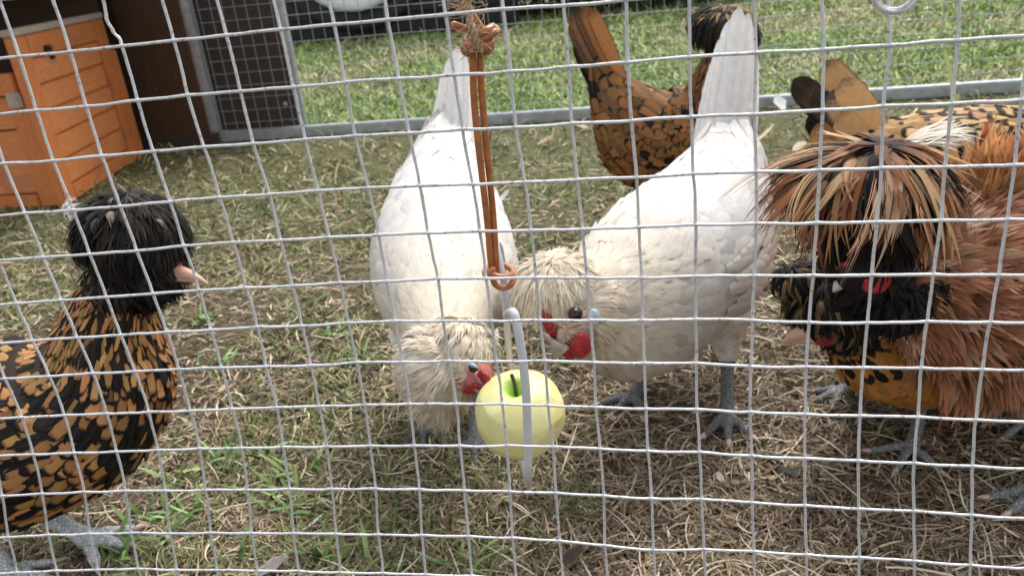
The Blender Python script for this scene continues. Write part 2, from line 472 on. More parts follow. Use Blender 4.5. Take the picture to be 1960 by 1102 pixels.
hpart('top_rail', .062, ln - .075, .001, .023, HD - .075, HD - .019, ORANGE, .003, panel)
hpart('bottom_rail', .062, ln - .075, .001, .023, 0, .040, ORANGE, .003, panel)
hpart('cap_strip', -.004, ln + .002, -.004, .030, HD - .017, HD, ENDGRAIN, .003, panel)
zs = np.linspace(.042, HD - .077, 6)
for i in range(5):
    hpart('board', .064, ln - .077, .005 + .0012 * (i % 2), .014, zs[i] + .0028, zs[i + 1] - .0028, ORANGE2, .003, panel)
ko = .04
V, Qd = tube(np.array([[.14, .004, HD - .06], [.14, -.012, HD - .06]]), [.007, .009], 12)
k = link('knob', quads_mesh('knob', V, Qd), BLACKP); k.parent = panel
V, Qd = tube(np.array([[.165, .004, HD - .085], [.165, -.004, HD - .085]]), [.005, .005], 10)
k = link('screw_head', quads_mesh('screw_head', V, Qd), BLACKP); k.parent = panel
# the front, square on to the lens (world axes): rail, frame and recessed boards
hinv = house.matrix_world.inverted()
def wpart(name, x0, x1, y0, y1, z0, z1, mat, bev=.002):
    me = box(x0, x1, y0, y1, z0, z1, bev); me.transform(hinv)
    ob = bpy.data.objects.new(name, me); COL.objects.link(ob); me.materials.append(mat); ob.parent = house
    return ob
wpart('front_rail', -2.5, -1.552, 1.852, 1.884, .292, .345, ORANGE, .003)
wpart('corner_block', -1.575, -1.540, 1.835, 1.851, .262, .300, ENDGRAIN, .003)
wpart('front_stile', -1.590, -1.528, 1.853, 1.883, 0, .291, ORANGE, .003)
wpart('front_stile', -1.98, -1.92, 1.853, 1.883, .034, .291, ORANGE, .003)
wpart('front_sill', -2.5, -1.592, 1.852, 1.884, 0, .033, ORANGE, .003)
for i in range(3):
    wpart('front_board', -1.918, -1.593, 1.864, 1.876, .036 + i * .085, .036 + i * .085 + .081, ORANGE2, .003)
for i in range(3):
    wpart('front_board', -2.48, -1.983, 1.864, 1.876, .036 + i * .085, .036 + i * .085 + .081, ORANGE2, .003)
wpart('unseen_left_wall', -2.54, -2.502, 1.85, 2.44, 0, .60, PLY)  # out of view, added to block light coming in from the left
wpart('back_wall', -2.5, -1.66, 2.41, 2.435, 0, .60, PLY)
wpart('unseen_roof', -2.62, -1.40, 1.76, 2.47, .605, .63, PLY)  # out of view, added to shade the open interior

wall = thing('timber_wall', 'dark brown plywood wall standing behind the orange hen house', 'wall', (-1.55, 2.5, 0))
def tpart(name, x0, x1, y0, y1, z0, z1, mat, parent, bev=.002):
    me = box(x0, x1, y0, y1, z0, z1, bev); me.transform(Matrix.Translation(-parent.location))
    ob = bpy.data.objects.new(name, me); COL.objects.link(ob); me.materials.append(mat); ob.parent = parent
    return ob
tpart('plywood_sheet', -1.655, -1.428, 2.488, 2.4965, .0, 1.1, PLY, wall)
tpart('plywood_sheet', -2.6, -1.62, 2.4985, 2.5035, .0, 1.1, PLY, wall)
tpart('cross_panel', -1.436, -1.150, 2.585, 2.60, .01, 1.1, PLY2, wall)
tpart('edge_batten', -1.149, -1.128, 2.575, 2.605, .01, 1.1, STEEL, wall)
tpart('bottom_beam', -2.6, -1.40, 2.478, 2.496, .0, .036, PLY2, wall)
V, Qd = ellipsoid((-1.185 + 1.55, 2.58 - 2.5, .10), (.008, .006, .008)); k = link('bolt_head', quads_mesh('bolt', V, Qd), STEEL); k.parent = wall

frame = thing('run_frame', 'galvanised steel base rail and post along the back of the run', 'steel frame', (-1.4, 2.53, 0))
tpart('post', -1.437, -1.402, 2.50, 2.535, .036, 1.1, STEEL, frame, .003)
tpart('base_rail', -2.6, 4.2, 2.505, 2.54, .0, .035, STEEL, frame, .004)

# back mesh
def straight_wire(a, b, r, sides=5):
    return quads_mesh('wire', *tube(np.array([a, b]), r, sides, False))
back = thing('wire_mesh_screen', 'fine grey wire mesh above the steel rail at the back', 'wire mesh', (0, 2.545, 0))
mv = straight_wire((0, 0, .02), (0, 0, .80), .0011); mv.materials.append(WIRE_FAR)
mh = straight_wire((-1.40, 0, 0), (3.4, 0, 0), .0011); mh.materials.append(WIRE_FAR)
for i in range(118):
    ob = bpy.data.objects.new('vertical_wire', mv); COL.objects.link(ob); ob.parent = back; ob.location = (-1.395 + .0405 * i, 0, 0); ob.rotation_euler = (0, random.gauss(0, .004), 0)
for i in range(19):
    ob = bpy.data.objects.new('horizontal_wire', mh); COL.objects.link(ob); ob.parent = back; ob.location = (0, -.0019, .055 + .0405 * i)

# ------------------------------------------------------------------ dark trailer, hedge and weeds beyond the lawn
tr = thing('trailer', 'black trailer side with round white wheel cover beyond the lawn', 'trailer', (-1.6, 5.5, 0))
tpart('side_panel', -2.50, -.72, 5.42, 7.0, .22, 1.3, BLACKP, tr, .02)
tpart('skirt', -2.44, -.78, 5.36, 5.42, .03, .30, BLACKP, tr, .015)
tpart('lower_rail', -2.46, -.76, 5.335, 5.36, .16, .20, BLACKP, tr, .006)
cw = at(684, 22, 5.33)
def disc(c, r, y, dish):
    rr = np.array([0.001, .12, .13, .30, .34, .80, .86, .95, 1.0, 1.0]) * r; dy = np.array([-.045, -.045, -.02, -.02, -.008, .012, -.006, -.008, .0, .03]) * dish
    th = np.linspace(0, 2 * np.pi, 64, endpoint=False)
    V = np.stack([c[0] + rr[:, None] * np.cos(th), y + dy[:, None] + 0 * th, c[2] + rr[:, None] * np.sin(th)], -1)
    idx = np.arange(V.shape[0] * 64).reshape(-1, 64)
    Q = np.stack([idx[:-1], np.roll(idx, -1, 1)[:-1], np.roll(idx, -1, 1)[1:], idx[1:]], -1).reshape(-1, 4)
    return V.reshape(-1, 3), Q
RW = .45
V, Qd = disc((cw[0], 0, cw[2] + RW), RW + .13, 5.335, .6); V = V - np.array(tr.location)
tyre = link('tyre', quads_mesh('tyre', V, Qd), BLACKP); tyre.parent = tr
V, Qd = disc((cw[0], 0, cw[2] + RW), RW, 5.31, 1.0); V = V - np.array(tr.location)
link('wheel_cover', quads_mesh('wheel_cover', V, Qd), WHITEP).parent = tyre

LEAF = mat_blade('leaf_mass', .5)
def leaf_mass(root, name, c, rad, n, size, col, zmin=.02):
    d = nrm(rng.normal(0, 1, (n, 3))); rr = rng.uniform(.35, 1, (n, 1)) ** .5
    P = np.asarray(c) + d * rr * np.asarray(rad) * (1 + .22 * np.sin(d[:, :1] * 9 + d[:, 2:] * 7))
    P[:, 2] = np.maximum(P[:, 2], zmin + rng.random(n) * .05)
    D = nrm(rng.normal(0, 1, (n, 3)) + d * .8); N = nrm(rng.normal(0, 1, (n, 3)) + np.array([0, 0, .8]))
    L = rng.uniform(.6, 1.3, n) * size; tt = np.linspace(0, 1, 4)
    C = P[:, None] + D[:, None] * (L[:, None] * tt)[..., None]; Nk = np.broadcast_to(N[:, None], C.shape)
    W = (L * .28)[:, None] * np.array([.3, 1, .8, .05])[None]
    V, Qq, uv, per = ribbons(C, Nk, W, flat2=True)
    cc = np.repeat(np.concatenate([vary(col, n, .3), np.ones((n, 1))], 1), per, 0)
    ob = link(name, quads_mesh(name, V - np.array(root.location), Qq, {'fuv': ('FLOAT_VECTOR', uv), 'fc': ('FLOAT_COLOR', cc)}), LEAF)
    ob.parent = root; ob['kind'] = 'stuff'
    return ob
BARK = mat_wood('bark', (.09, .065, .045), .9)
for i, (cx, cy, rx, ry, rz, lab) in enumerate([(-.42, 6.15, .55, .5, .75, 'dark green clipped shrub beside the black trailer at the top edge'), (.28, 6.05, .55, .5, .8, 'dark green shrub behind the black crested hen at the top edge')]):
    sh = thing('shrub', lab, 'shrub', (cx, cy, 0), 'shrubs beyond the lawn')
    leaf_mass(sh, 'crown', (cx, cy, rz * .75), (rx, ry, rz), 6500, .05, (.045, .075, .022))
    V, Qd = tube(np.array([[0, 0, -.02], [.02, 0, .3], [-.02, .02, .8]]), [.03, .025, .01], 8); link('stem', quads_mesh('stem', V, Qd), BARK).parent = sh
g = ground_at(580, 85)
wd = thing('weed', 'leafy weed growing beside the dark panel in front of the trailer', 'plant', (g[0], g[1], 0))
leaf_mass(wd, 'leaves', (g[0] - .02, g[1], .16), (.10, .10, .20), 420, .05, (.10, .16, .045))
V, Qd = tube(np.array([[0, 0, 0], [.01, 0, .15], [0, .01, .3]]), [.004, .003, .002], 6); link('stem', quads_mesh('stem', V, Qd), BARK).parent = wd

# ------------------------------------------------------------------ front wire mesh
GRID = np.array([[[-4959,6131],[-4702,6128],[-4446,6125],[-4190,6122],[-3934,6119],[-3678,6116],[-3422,6113],[-3166,6110],[-2915,6112],[-2646,6100],[-2386,6100],[-2135,6097],[-1883,6098],[-1614,6108],[-1367,6107],[-1126,6109],[-868,6117],[-608,6128],[-341,6117],[-92,6122],[166,6115],[403,6121],[639,6127],[899,6132],[1151,6141],[1383,6148],[1631,6155],[1879,6162],[2127,6169]],[[-4972,5868],[-4714,5866],[-4455,5865],[-4197,5863],[-3938,5862],[-3680,5860],[-3421,5859],[-3162,5858],[-2908,5860],[-2639,5851],[-2377,5853],[-2123,5852],[-1871,5852],[-1605,5862],[-1357,5861],[-1114,5862],[-857,5869],[-600,5877],[-337,5868],[-86,5872],[171,5867],[411,5871],[652,5875],[910,5879],[1163,5885],[1400,5890],[1649,5895],[1898,5901],[2147,5906]],[[-4986,5604],[-4725,5604],[-4464,5605],[-4203,5605],[-3942,5605],[-3681,5605],[-3420,5605],[-3159,5605],[-2901,5608],[-2632,5602],[-2368,5606],[-2112,5606],[-1859,5607],[-1595,5616],[-1347,5615],[-1103,5616],[-847,5621],[-592,5627],[-333,5619],[-80,5622],[176,5618],[420,5621],[665,5623],[921,5625],[1174,5630],[1417,5633],[1667,5636],[1917,5639],[2168,5642]],[[-5000,5341],[-4737,5343],[-4473,5344],[-4210,5346],[-3946,5348],[-3683,5350],[-3419,5351],[-3156,5353],[-2894,5356],[-2625,5353],[-2359,5358],[-2100,5360],[-1846,5362],[-1585,5369],[-1337,5369],[-1091,5370],[-837,5372],[-584,5377],[-329,5370],[-74,5372],[180,5370],[429,5370],[678,5371],[933,5372],[1186,5374],[1433,5375],[1685,5376],[1937,5377],[2188,5379]],[[-5014,5077],[-4748,5081],[-4482,5084],[-4216,5087],[-3950,5091],[-3684,5094],[-3418,5098],[-3152,5101],[-2886,5104],[-2618,5104],[-2350,5111],[-2089,5114],[-1834,5117],[-1576,5123],[-1327,5124],[-1080,5124],[-827,5124],[-576,5127],[-324,5121],[-68,5122],[185,5121],[438,5120],[691,5120],[944,5119],[1197,5118],[1450,5117],[1703,5117],[1956,5116],[2209,5115]],[[-5025,4803],[-4758,4809],[-4491,4815],[-4224,4821],[-3957,4827],[-3690,4833],[-3423,4839],[-3156,4846],[-2890,4852],[-2620,4853],[-2349,4864],[-2089,4870],[-1826,4872],[-1569,4873],[-1321,4875],[-1073,4875],[-820,4871],[-572,4869],[-320,4871],[-68,4873],[186,4875],[452,4872],[718,4866],[967,4863],[1223,4863],[1480,4860],[1738,4856],[1995,4853],[2252,4850]],[[-5069,4566],[-4796,4572],[-4523,4577],[-4250,4583],[-3977,4588],[-3704,4594],[-3432,4599],[-3159,4605],[-2886,4604],[-2616,4613],[-2340,4621],[-2074,4626],[-1820,4628],[-1560,4632],[-1318,4633],[-1060,4633],[-812,4633],[-569,4627],[-321,4628],[-62,4626],[190,4629],[452,4622],[725,4620],[966,4620],[1227,4616],[1488,4613],[1743,4610],[1997,4608],[2252,4605]],[[-5056,4287],[-4782,4295],[-4509,4303],[-4236,4312],[-3962,4320],[-3689,4328],[-3416,4336],[-3142,4344],[-2865,4349],[-2597,4357],[-2322,4369],[-2054,4377],[-1797,4381],[-1547,4385],[-1297,4386],[-1045,4385],[-796,4379],[-551,4376],[-312,4374],[-50,4372],[199,4376],[465,4370],[730,4364],[978,4359],[1231,4351],[1500,4344],[1757,4338],[2014,4331],[2271,4325]],[[-5020,4030],[-4749,4040],[-4478,4051],[-4207,4062],[-3937,4072],[-3666,4083],[-3395,4093],[-3124,4104],[-2851,4110],[-2581,4120],[-2312,4136],[-2044,4143],[-1792,4145],[-1537,4150],[-1285,4151],[-1039,4152],[-786,4150],[-542,4144],[-304,4141],[-47,4138],[208,4139],[471,4131],[728,4124],[982,4119],[1242,4114],[1504,4105],[1763,4099],[2021,4093],[2280,4087]],[[-5024,3768],[-4751,3781],[-4477,3793],[-4204,3806],[-3930,3818],[-3656,3831],[-3383,3843],[-3108,3858],[-2832,3867],[-2562,3881],[-2297,3890],[-2030,3897],[-1780,3900],[-1526,3908],[-1283,3910],[-1022,3914],[-782,3909],[-540,3904],[-298,3897],[-42,3888],[205,3889],[470,3880],[727,3874],[979,3868],[1238,3862],[1506,3851],[1766,3844],[2025,3836],[2285,3828]],[[-5013,3543],[-4739,3555],[-4465,3568],[-4191,3581],[-3916,3593],[-3642,3606],[-3368,3618],[-3087,3633],[-2821,3643],[-2546,3656],[-2290,3665],[-2023,3673],[-1776,3676],[-1522,3687],[-1277,3690],[-1026,3686],[-780,3680],[-537,3678],[-295,3672],[-43,3666],[208,3667],[467,3654],[721,3637],[980,3629],[1235,3630],[1500,3619],[1760,3613],[2020,3607],[2280,3601]],[[-5010,3326],[-4735,3337],[-4459,3349],[-4183,3360],[-3907,3372],[-3632,3383],[-3342,3396],[-3066,3408],[-2805,3418],[-2540,3429],[-2286,3437],[-2029,3440],[-1774,3442],[-1521,3456],[-1271,3458],[-1024,3457],[-778,3453],[-534,3453],[-289,3441],[-41,3432],[208,3430],[467,3409],[719,3401],[978,3395],[1233,3389],[1499,3376],[1759,3367],[2018,3359],[2278,3351]],[[-4997,3067],[-4723,3078],[-4448,3090],[-4173,3101],[-3899,3113],[-3624,3124],[-3340,3138],[-3066,3149],[-2800,3158],[-2542,3167],[-2287,3179],[-2025,3187],[-1777,3192],[-1521,3200],[-1272,3205],[-1018,3206],[-774,3203],[-535,3193],[-291,3183],[-42,3171],[210,3168],[468,3151],[728,3137],[982,3131],[1246,3122],[1504,3106],[1762,3096],[2021,3085],[2280,3075]],[[-5012,2805],[-4738,2817],[-4464,2829],[-4190,2842],[-3915,2854],[-3641,2866],[-3364,2879],[-3085,2891],[-2819,2903],[-2555,2914],[-2294,2922],[-2044,2928],[-1786,2933],[-1533,2941],[-1284,2942],[-1030,2943],[-777,2944],[-529,2943],[-284,2931],[-36,2917],[223,2911],[480,2890],[737,2879],[995,2868],[1253,2854],[1522,2840],[1784,2827],[2045,2814],[2307,2800]],[[-5116,2485],[-4831,2503],[-4545,2521],[-4259,2539],[-3973,2557],[-3686,2579],[-3394,2596],[-3116,2611],[-2854,2618],[-2594,2627],[-2327,2634],[-2066,2642],[-1811,2647],[-1552,2655],[-1297,2652],[-1041,2650],[-788,2648],[-536,2644],[-280,2630],[-26,2616],[232,2617],[490,2602],[754,2587],[1015,2574],[1279,2565],[1554,2544],[1821,2530],[2087,2516],[2354,2502]],[[-5216,2160],[-4925,2179],[-4633,2199],[-4342,2218],[-4050,2238],[-3758,2262],[-3461,2281],[-3176,2297],[-2911,2300],[-2643,2312],[-2377,2317],[-2111,2325],[-1847,2326],[-1587,2332],[-1327,2333],[-1057,2334],[-802,2330],[-538,2318],[-288,2295],[-26,2271],[244,2283],[506,2279],[776,2266],[1041,2256],[1315,2245],[1586,2226],[1856,2213],[2126,2199],[2397,2186]],[[-5289,1857],[-4992,1880],[-4695,1902],[-4398,1924],[-4101,1946],[-3803,1974],[-3502,1995],[-3212,2013],[-2948,2014],[-2676,2027],[-2407,2030],[-2139,2037],[-1871,2037],[-1609,2042],[-1345,2042],[-1070,2043],[-811,2038],[-539,2026],[-287,1999],[-21,1971],[255,1987],[519,1988],[792,1976],[1061,1965],[1338,1952],[1614,1933],[1888,1918],[2162,1904],[2435,1890]],[[-5362,1555],[-5059,1580],[-4757,1605],[-4454,1630],[-4151,1655],[-3848,1687],[-3542,1710],[-3249,1728],[-2985,1728],[-2710,1742],[-2436,1742],[-2167,1750],[-1894,1748],[-1631,1753],[-1363,1751],[-1083,1752],[-821,1747],[-541,1734],[-286,1703],[-15,1671],[267,1692],[532,1697],[808,1685],[1080,1673],[1361,1660],[1641,1639],[1919,1624],[2197,1609],[2474,1593]],[[-5435,1252],[-5127,1280],[-4818,1308],[-4510,1335],[-4202,1363],[-3893,1399],[-3582,1424],[-3285,1444],[-3022,1442],[-2743,1457],[-2466,1455],[-2196,1463],[-1918,1459],[-1653,1463],[-1382,1460],[-1096,1462],[-830,1456],[-542,1443],[-285,1407],[-10,1371],[278,1397],[544,1406],[824,1395],[1100,1382],[1384,1367],[1669,1346],[1950,1330],[2232,1313],[2513,1297]]], float) * 1e-4
MY = 0.35277
fence = thing('wire_fence', 'welded grey wire mesh screen across the whole front', 'wire fence', (-.1, MY, 0))
NRR, NCC, _ = GRID.shape
def wire_obj(name, pts, yoff, r=.00073):
    C = np.stack([pts[:, 0], np.full(len(pts), MY + yoff), pts[:, 1]], -1)
    k = (len(C) - 1) * 5 + 1; S = catmull(C, k)
    j = rng.normal(0, .00016, (k, 3)); S = S + (j + np.roll(j, 1, 0)) * .5
    node = np.exp(-((np.arange(k) % 5 == 0) * 0. + np.minimum(np.arange(k) % 5, 5 - np.arange(k) % 5)) ** 2 / .35)
    S[:, 1] += -np.sign(yoff) * .00035 * node
    rad = r * (1 + .10 * node + rng.normal(0, .035, k))
    return link(name, quads_mesh(name, *[a if q else a - np.array(fence.location) for q, a in enumerate(tube(S, rad, 7, False))]), WIRE, None)
for i in range(NRR):
    wire_obj('horizontal_wire', GRID[i], -.00085).parent = fence
for j in range(NCC):
    p = GRID[:, j]
    if j == 10:
        p = np.concatenate([np.array([[-.2345, .560], [-.2359, .5399], [-.2380, .5313], [-.2387, .5233], [-.2378, .5173]]), GRID[4:, j]])
    wire_obj('vertical_wire', p, .00085).parent = fence
# wire ring clipped to the mesh at the top
c = at(1714, -14, MY - .004); T_ = thing('wire_ring', 'bright coiled wire ring on the front mesh at top right', 'ring', tuple(c))
for rr, q in ((.0076, 0), (.0062, .6), (.0069, 1.4)):
    a = np.linspace(q, q + 5.9, 40)
    V, Qd = tube(np.stack([rr * np.cos(a), .0015 * np.sin(a * 2 + q), rr * np.sin(a)], -1), .0008, 7)
    link('coil', quads_mesh('coil', V, Qd), WIRE).parent = T_

# ------------------------------------------------------------------ apple, hook and cord
def chain(pts):
    return np.array([at(*p) for p in pts])
ap = at(996, 798, .545)
apple = thing('apple', 'peeled pale yellow apple hanging from the white hook', 'apple', tuple(ap))
t = NT('peeled_apple_flesh'); o = t.obj(); sp = t.n('ShaderNodeSeparateXYZ'); t.l(o, sp.inputs[0])
n = t.noise(o, 42, 4, .6); nb = t.noise(o, 26, 2, .5)
flesh = t.ramp(n, [(.3, (.69, .64, .25)), (.6, (.76, .73, .36)), (.8, (.72, .65, .27))])
flesh = t.mix(t.math('DIVIDE', t.math('SUBTRACT', nb, .60), .10, clamp=True), flesh, (.66, .46, .14))
xy = t.math('SQRT', t.math('ADD', t.math('MULTIPLY', sp.outputs[0], sp.outputs[0]), t.math('MULTIPLY', sp.outputs[1], sp.outputs[1])))
skin = t.math('MULTIPLY', t.math('GREATER_THAN', sp.outputs[2], .012), t.math('SUBTRACT', 1.0, t.math('DIVIDE', t.math('SUBTRACT', t.math('ADD', xy, t.math('MULTIPLY', n, .012)), .010), .010, clamp=True)))
c = t.mix(skin, flesh, (.36, .62, .09))
t.b.inputs['Subsurface Weight'].default_value = .25; t.b.inputs['Subsurface Radius'].default_value = (.02, .014, .006); t.b.inputs['Subsurface Scale'].default_value = .25
fac = t.n('ShaderNodeTexVoronoi'); fac.inputs['Scale'].default_value = 34; t.l(o, fac.inputs['Vector'])
t.bump(fac.outputs['Distance'], .12, .004)
APPLE = t.done(c, .42, 0, .45)
ph = np.linspace(-np.pi / 2 + .02, np.pi / 2 - .02, 90); th = np.linspace(0, 2 * np.pi, 120, endpoint=False)
PH, TH = np.meshgrid(ph, th, indexing='ij')
r0 = .0362 * (np.cos(PH) ** .80) * (1 + .05 * np.sin(PH) - .055 * np.clip(-np.sin(PH), 0, 1) ** 2)
z0 = .0345 * np.sin(PH) + .002 - .014 * np.exp(-(r0 / .0070) ** 2) * (np.sin(PH) > 0) + .009 * np.exp(-(r0 / .006) ** 2) * (np.sin(PH) < 0)
lob = 1 + .02 * np.cos(5 * TH + .6) * np.clip(-np.sin(PH) + .2, 0, 1)
facet = np.ones_like(PH); fr = np.random.default_rng(4)
for _ in range(46):                                          # flat cuts of the peeler
    d = nrm(fr.normal(0, 1, 3)); dot = (np.cos(PH) * np.cos(TH) * d[0] + np.cos(PH) * np.sin(TH) * d[1] + np.sin(PH) * d[2])
    lim = np.cos(.36) * fr.uniform(.985, 1.01); facet = np.minimum(facet, np.where(dot > lim, lim / np.maximum(dot, .1), 1))
r0 = r0 * 1.01 * lob * (.48 + .52 * facet); z0 = z0 * (.55 + .45 * facet)
V = np.stack([r0 * np.cos(TH), r0 * np.sin(TH), z0], -1); idx = np.arange(PH.size).reshape(PH.shape)
Qd = np.stack([idx[:-1], np.roll(idx, -1, 1)[:-1], np.roll(idx, -1, 1)[1:], idx[1:]], -1).reshape(-1, 4)
fl = link('flesh', quads_mesh('flesh', V.reshape(-1, 3), Qd), APPLE); fl.parent = apple
fl.rotation_euler = (math.radians(14), math.radians(-6), .4)
V, Qd = tube(catmull(np.array([[0, -.004, .012], [-.0005, -.004, .022], [-.0015, -.003, .034], [-.003, -.002, .040]]), 14), np.linspace(.0013, .0016, 14), 8)
link('stem', quads_mesh('stem', V, Qd), BARK).parent = apple

HOOKM = mat_simple('white_plastic_rod', (.56, .57, .59), .35, 0, .08, 25, .08, .001)
hk = thing('feeder_hook', 'white rod hook passing around the peeled apple', 'hook', tuple(at(1000, 800, .55)))
hl = np.array(hk.location)
rod = chain([(951, 474, .520), (949, 466, .528), (955, 470, .536), (961, 500, .542), (966, 560, .555), (972, 640, .575), (979, 730, .592), (988, 800, .600), (998, 862, .597), (1006, 905, .575), (1010, 925, .545), (1011, 926, .500)])
rod = np.concatenate([rod, chain([(1010, 905, .474), (1011, 860, .470), (1009, 800, .470), (1006, 740, .470), (998, 670, .472), (987, 610, .476), (981, 596, .480)])])
S = catmull(rod, 160)
V, Qd = tube(S, np.interp(np.linspace(0, 1, 160), [0, .1, .5, .62, 1], [.0022, .0026, .0027, .0030, .0031]), 12); link('rod', quads_mesh('rod', V - hl, Qd), HOOKM).parent = hk
V, Qd = tube(catmull(chain([(982, 597, .480), (974, 598, .484), (969, 605, .488)]), 8), [.0031, .0030, .0028, .0026, .0025, .0025, .0026, .0027], 12); link('rod_tip', quads_mesh('rod_tip', V - hl, Qd), HOOKM).parent = hk
V, Qd = tube(catmull(chain([(951, 474, .520), (957, 500, .516), (963, 535, .512), (969, 575, .512), (972, 598, .515)]), 20), .0022, 10); link('hook_shank', quads_mesh('hook_shank', V - hl, Qd), HOOKM).parent = hk

LEATH = mat_simple('tan_leather_cord', (.38, .135, .048), .30, 0, .32, 130, .35, .0006)
cd = thing('leather_cord', 'doubled tan leather cord knotted at the top and looped at the hook', 'cord', tuple(at(930, 300, .505)))
cl = np.array(cd.location); CRD = .0022
def cord(pts, n, name, r=CRD):
    V, Qd = tube(catmull(chain(pts), n), r, 14); link(name, quads_mesh(name, V - cl, Qd), LEATH).parent = cd
cord([(905, 95, .497), (905, 130, .497), (908, 200, .498), (917, 290, .498), (930, 400, .499), (935, 450, .500), (938, 490, .501), (942, 522, .503)], 50, 'strand', .0022)
cord([(920, 95, .501), (919, 130, .501), (924, 200, .502), (932, 290, .502), (942, 390, .503), (946, 440, .503), (949, 490, .503), (950, 522, .503)], 50, 'strand', .0022)
cord([(944, 515, .494), (934, 526, .493), (928, 522, .503), (936, 510, .519), (958, 506, .524), (978, 515, .519), (984, 530, .509), (977, 545, .502), (963, 551, .499), (948, 544, .497), (942, 528, .496)], 60, 'loop', .0022)
cord([(936, 520, .495), (952, 529, .491), (970, 529, .495), (981, 524, .507)], 20, 'loop', .0022)
# the knot: two wraps around the standing strands and the tucked ends
cord([(905, 104, .497), (893, 101, .491), (890, 92, .487), (900, 88, .484), (920, 90, .483), (936, 84, .486), (940, 74, .492), (934, 64, .499), (915, 62, .503), (897, 72, .502), (893, 79, .494), (903, 80, .486), (925, 74, .484), (944, 64, .486), (950, 58, .493), (942, 52, .499)], 90, 'knot', .0025)
cord([(919, 104, .499), (934, 98, .494), (939, 88, .491), (937, 76, .494), (925, 68, .500), (910, 62, .503), (897, 58, .500), (884, 54, .496), (868, 48, .492)], 60, 'knot', .0024)
cord([(944, 54, .489), (930, 60, .484), (915, 68, .484), (905, 74, .487)], 24, 'knot', .0025)
cord([(942, 52, .499), (928, 62, .500), (917, 50, .499), (904, 30, .498), (895, 14, .499), (889, 8, .500)], 40, 'cord_end', .0025)
JUTE = mat_simple('jute_twine', (.40, .29, .18), .9, 0, .4, 300, .6, .0006)
tw = thing('jute_twine', 'frayed beige jute twine tying the top of the leather cord', 'twine', tuple(at(900, 30, .49)))
tl_ = np.array(tw.location)
base = catmull(chain([(897, -60, .486), (897, -20, .486), (896, 10, .486), (899, 40, .484), (906, 62, .482), (913, 80, .482), (924, 97, .483)]), 90)
Tt, An, Bn = frames(base)
for k in range(3):
    a = np.linspace(0, 20, 90) + k * 2.094
    S = base + .0013 * (np.cos(a)[:, None] * An + np.sin(a)[:, None] * Bn)
    V, Qd = tube(S, .0012, 7); link('ply', quads_mesh('ply', V - tl_, Qd), JUTE).parent = tw
parts = []
for k in range(110):
    i = rng.integers(0, 88); d = nrm(An[i] * rng.normal() + Bn[i] * rng.normal() + Tt[i] * rng.normal(0, .6)); L = rng.uniform(.004, .016)
    q = base[i] + d * .0015; m = q + d * L * .6 + rng.normal(0, .0015, 3); e = q + d * L + rng.normal(0, .004, 3) - np.array([0, 0, .002])
    parts.append(tube(catmull(np.array([q, m, e]), 6), .00018, 4, False))
ob = link('loose_fibres', quads_mesh('loose_fibres', *[a if q else a - tl_ for q, a in enumerate(merge(parts))]), JUTE); ob.parent = tw; ob['kind'] = 'stuff'

# ------------------------------------------------------------------ birds
ROUND = np.array([[0, .15, .35, .55, .72, .86, .95, 1.0], [.45, .72, .93, 1.0, .95, .76, .48, .06]])
LANCE = np.array([[0, .15, .35, .55, .72, .86, .95, 1.0], [.45, .85, 1.0, .88, .62, .36, .17, .02]])
TAILP = np.array([[0, .15, .35, .55, .72, .86, .95, 1.0], [.30, .55, .82, .97, 1.0, .92, .66, .08]])
TAPER = np.array([[0, .15, .35, .55, .72, .86, .95, 1.0], [.85, 1.0, .98, .90, .79, .66, .48, .10]])
TS = ROUND[0]

def pack(batches):
    V, Q, uv, fc, ec, lw, o = [], [], [], [], [], [], 0
    for b in batches:
        V.append(b[0]); Q.append(b[1] + o); uv.append(b[2]); fc.append(b[3]); ec.append(b[4]); lw.append(b[5]); o += len(b[0])
    cat = np.concatenate
    one = lambda a: np.concatenate([a, np.ones((len(a), 1))], 1)
    return cat(V), cat(Q), {'fuv': ('FLOAT_VECTOR', cat(uv)), 'fc': ('FLOAT_COLOR', one(cat(fc))), 'ec': ('FLOAT_COLOR', one(cat(ec))), 'lw': ('FLOAT', cat(lw))}

def strips(C, N, W, cup, fc, ec, lw, v=None):
    V, Q, uv, per = ribbons(C, N, W, cup)
    if v is not None:
        uv = uv.reshape(len(C), len(v), 3, 3); uv[..., 1] = v[None, :, None]; uv = uv.reshape(-1, 3)
    return V, Q, uv, np.repeat(fc, per, 0), np.repeat(ec, per, 0), np.repeat(lw, per, 0)

def feathers(P, D, N, L, W, lift, curl, prof, fc, ec, lw, cup=.25, ragged=.07):
    n = len(P)
    t = TS
    C = P[:, None] + D[:, None] * (L[:, None] * t)[..., None] + N[:, None] * (L[:, None] * (lift[:, None] * t + curl[:, None] * t ** 2.2))[..., None]
    Wk = W[:, None] * prof[1][None] * (1 + rng.normal(0, ragged, (n, len(t))))
    Nk = np.broadcast_to(N[:, None], C.shape)
    return strips(C, Nk, Wk, cup, fc, ec, lw, t)

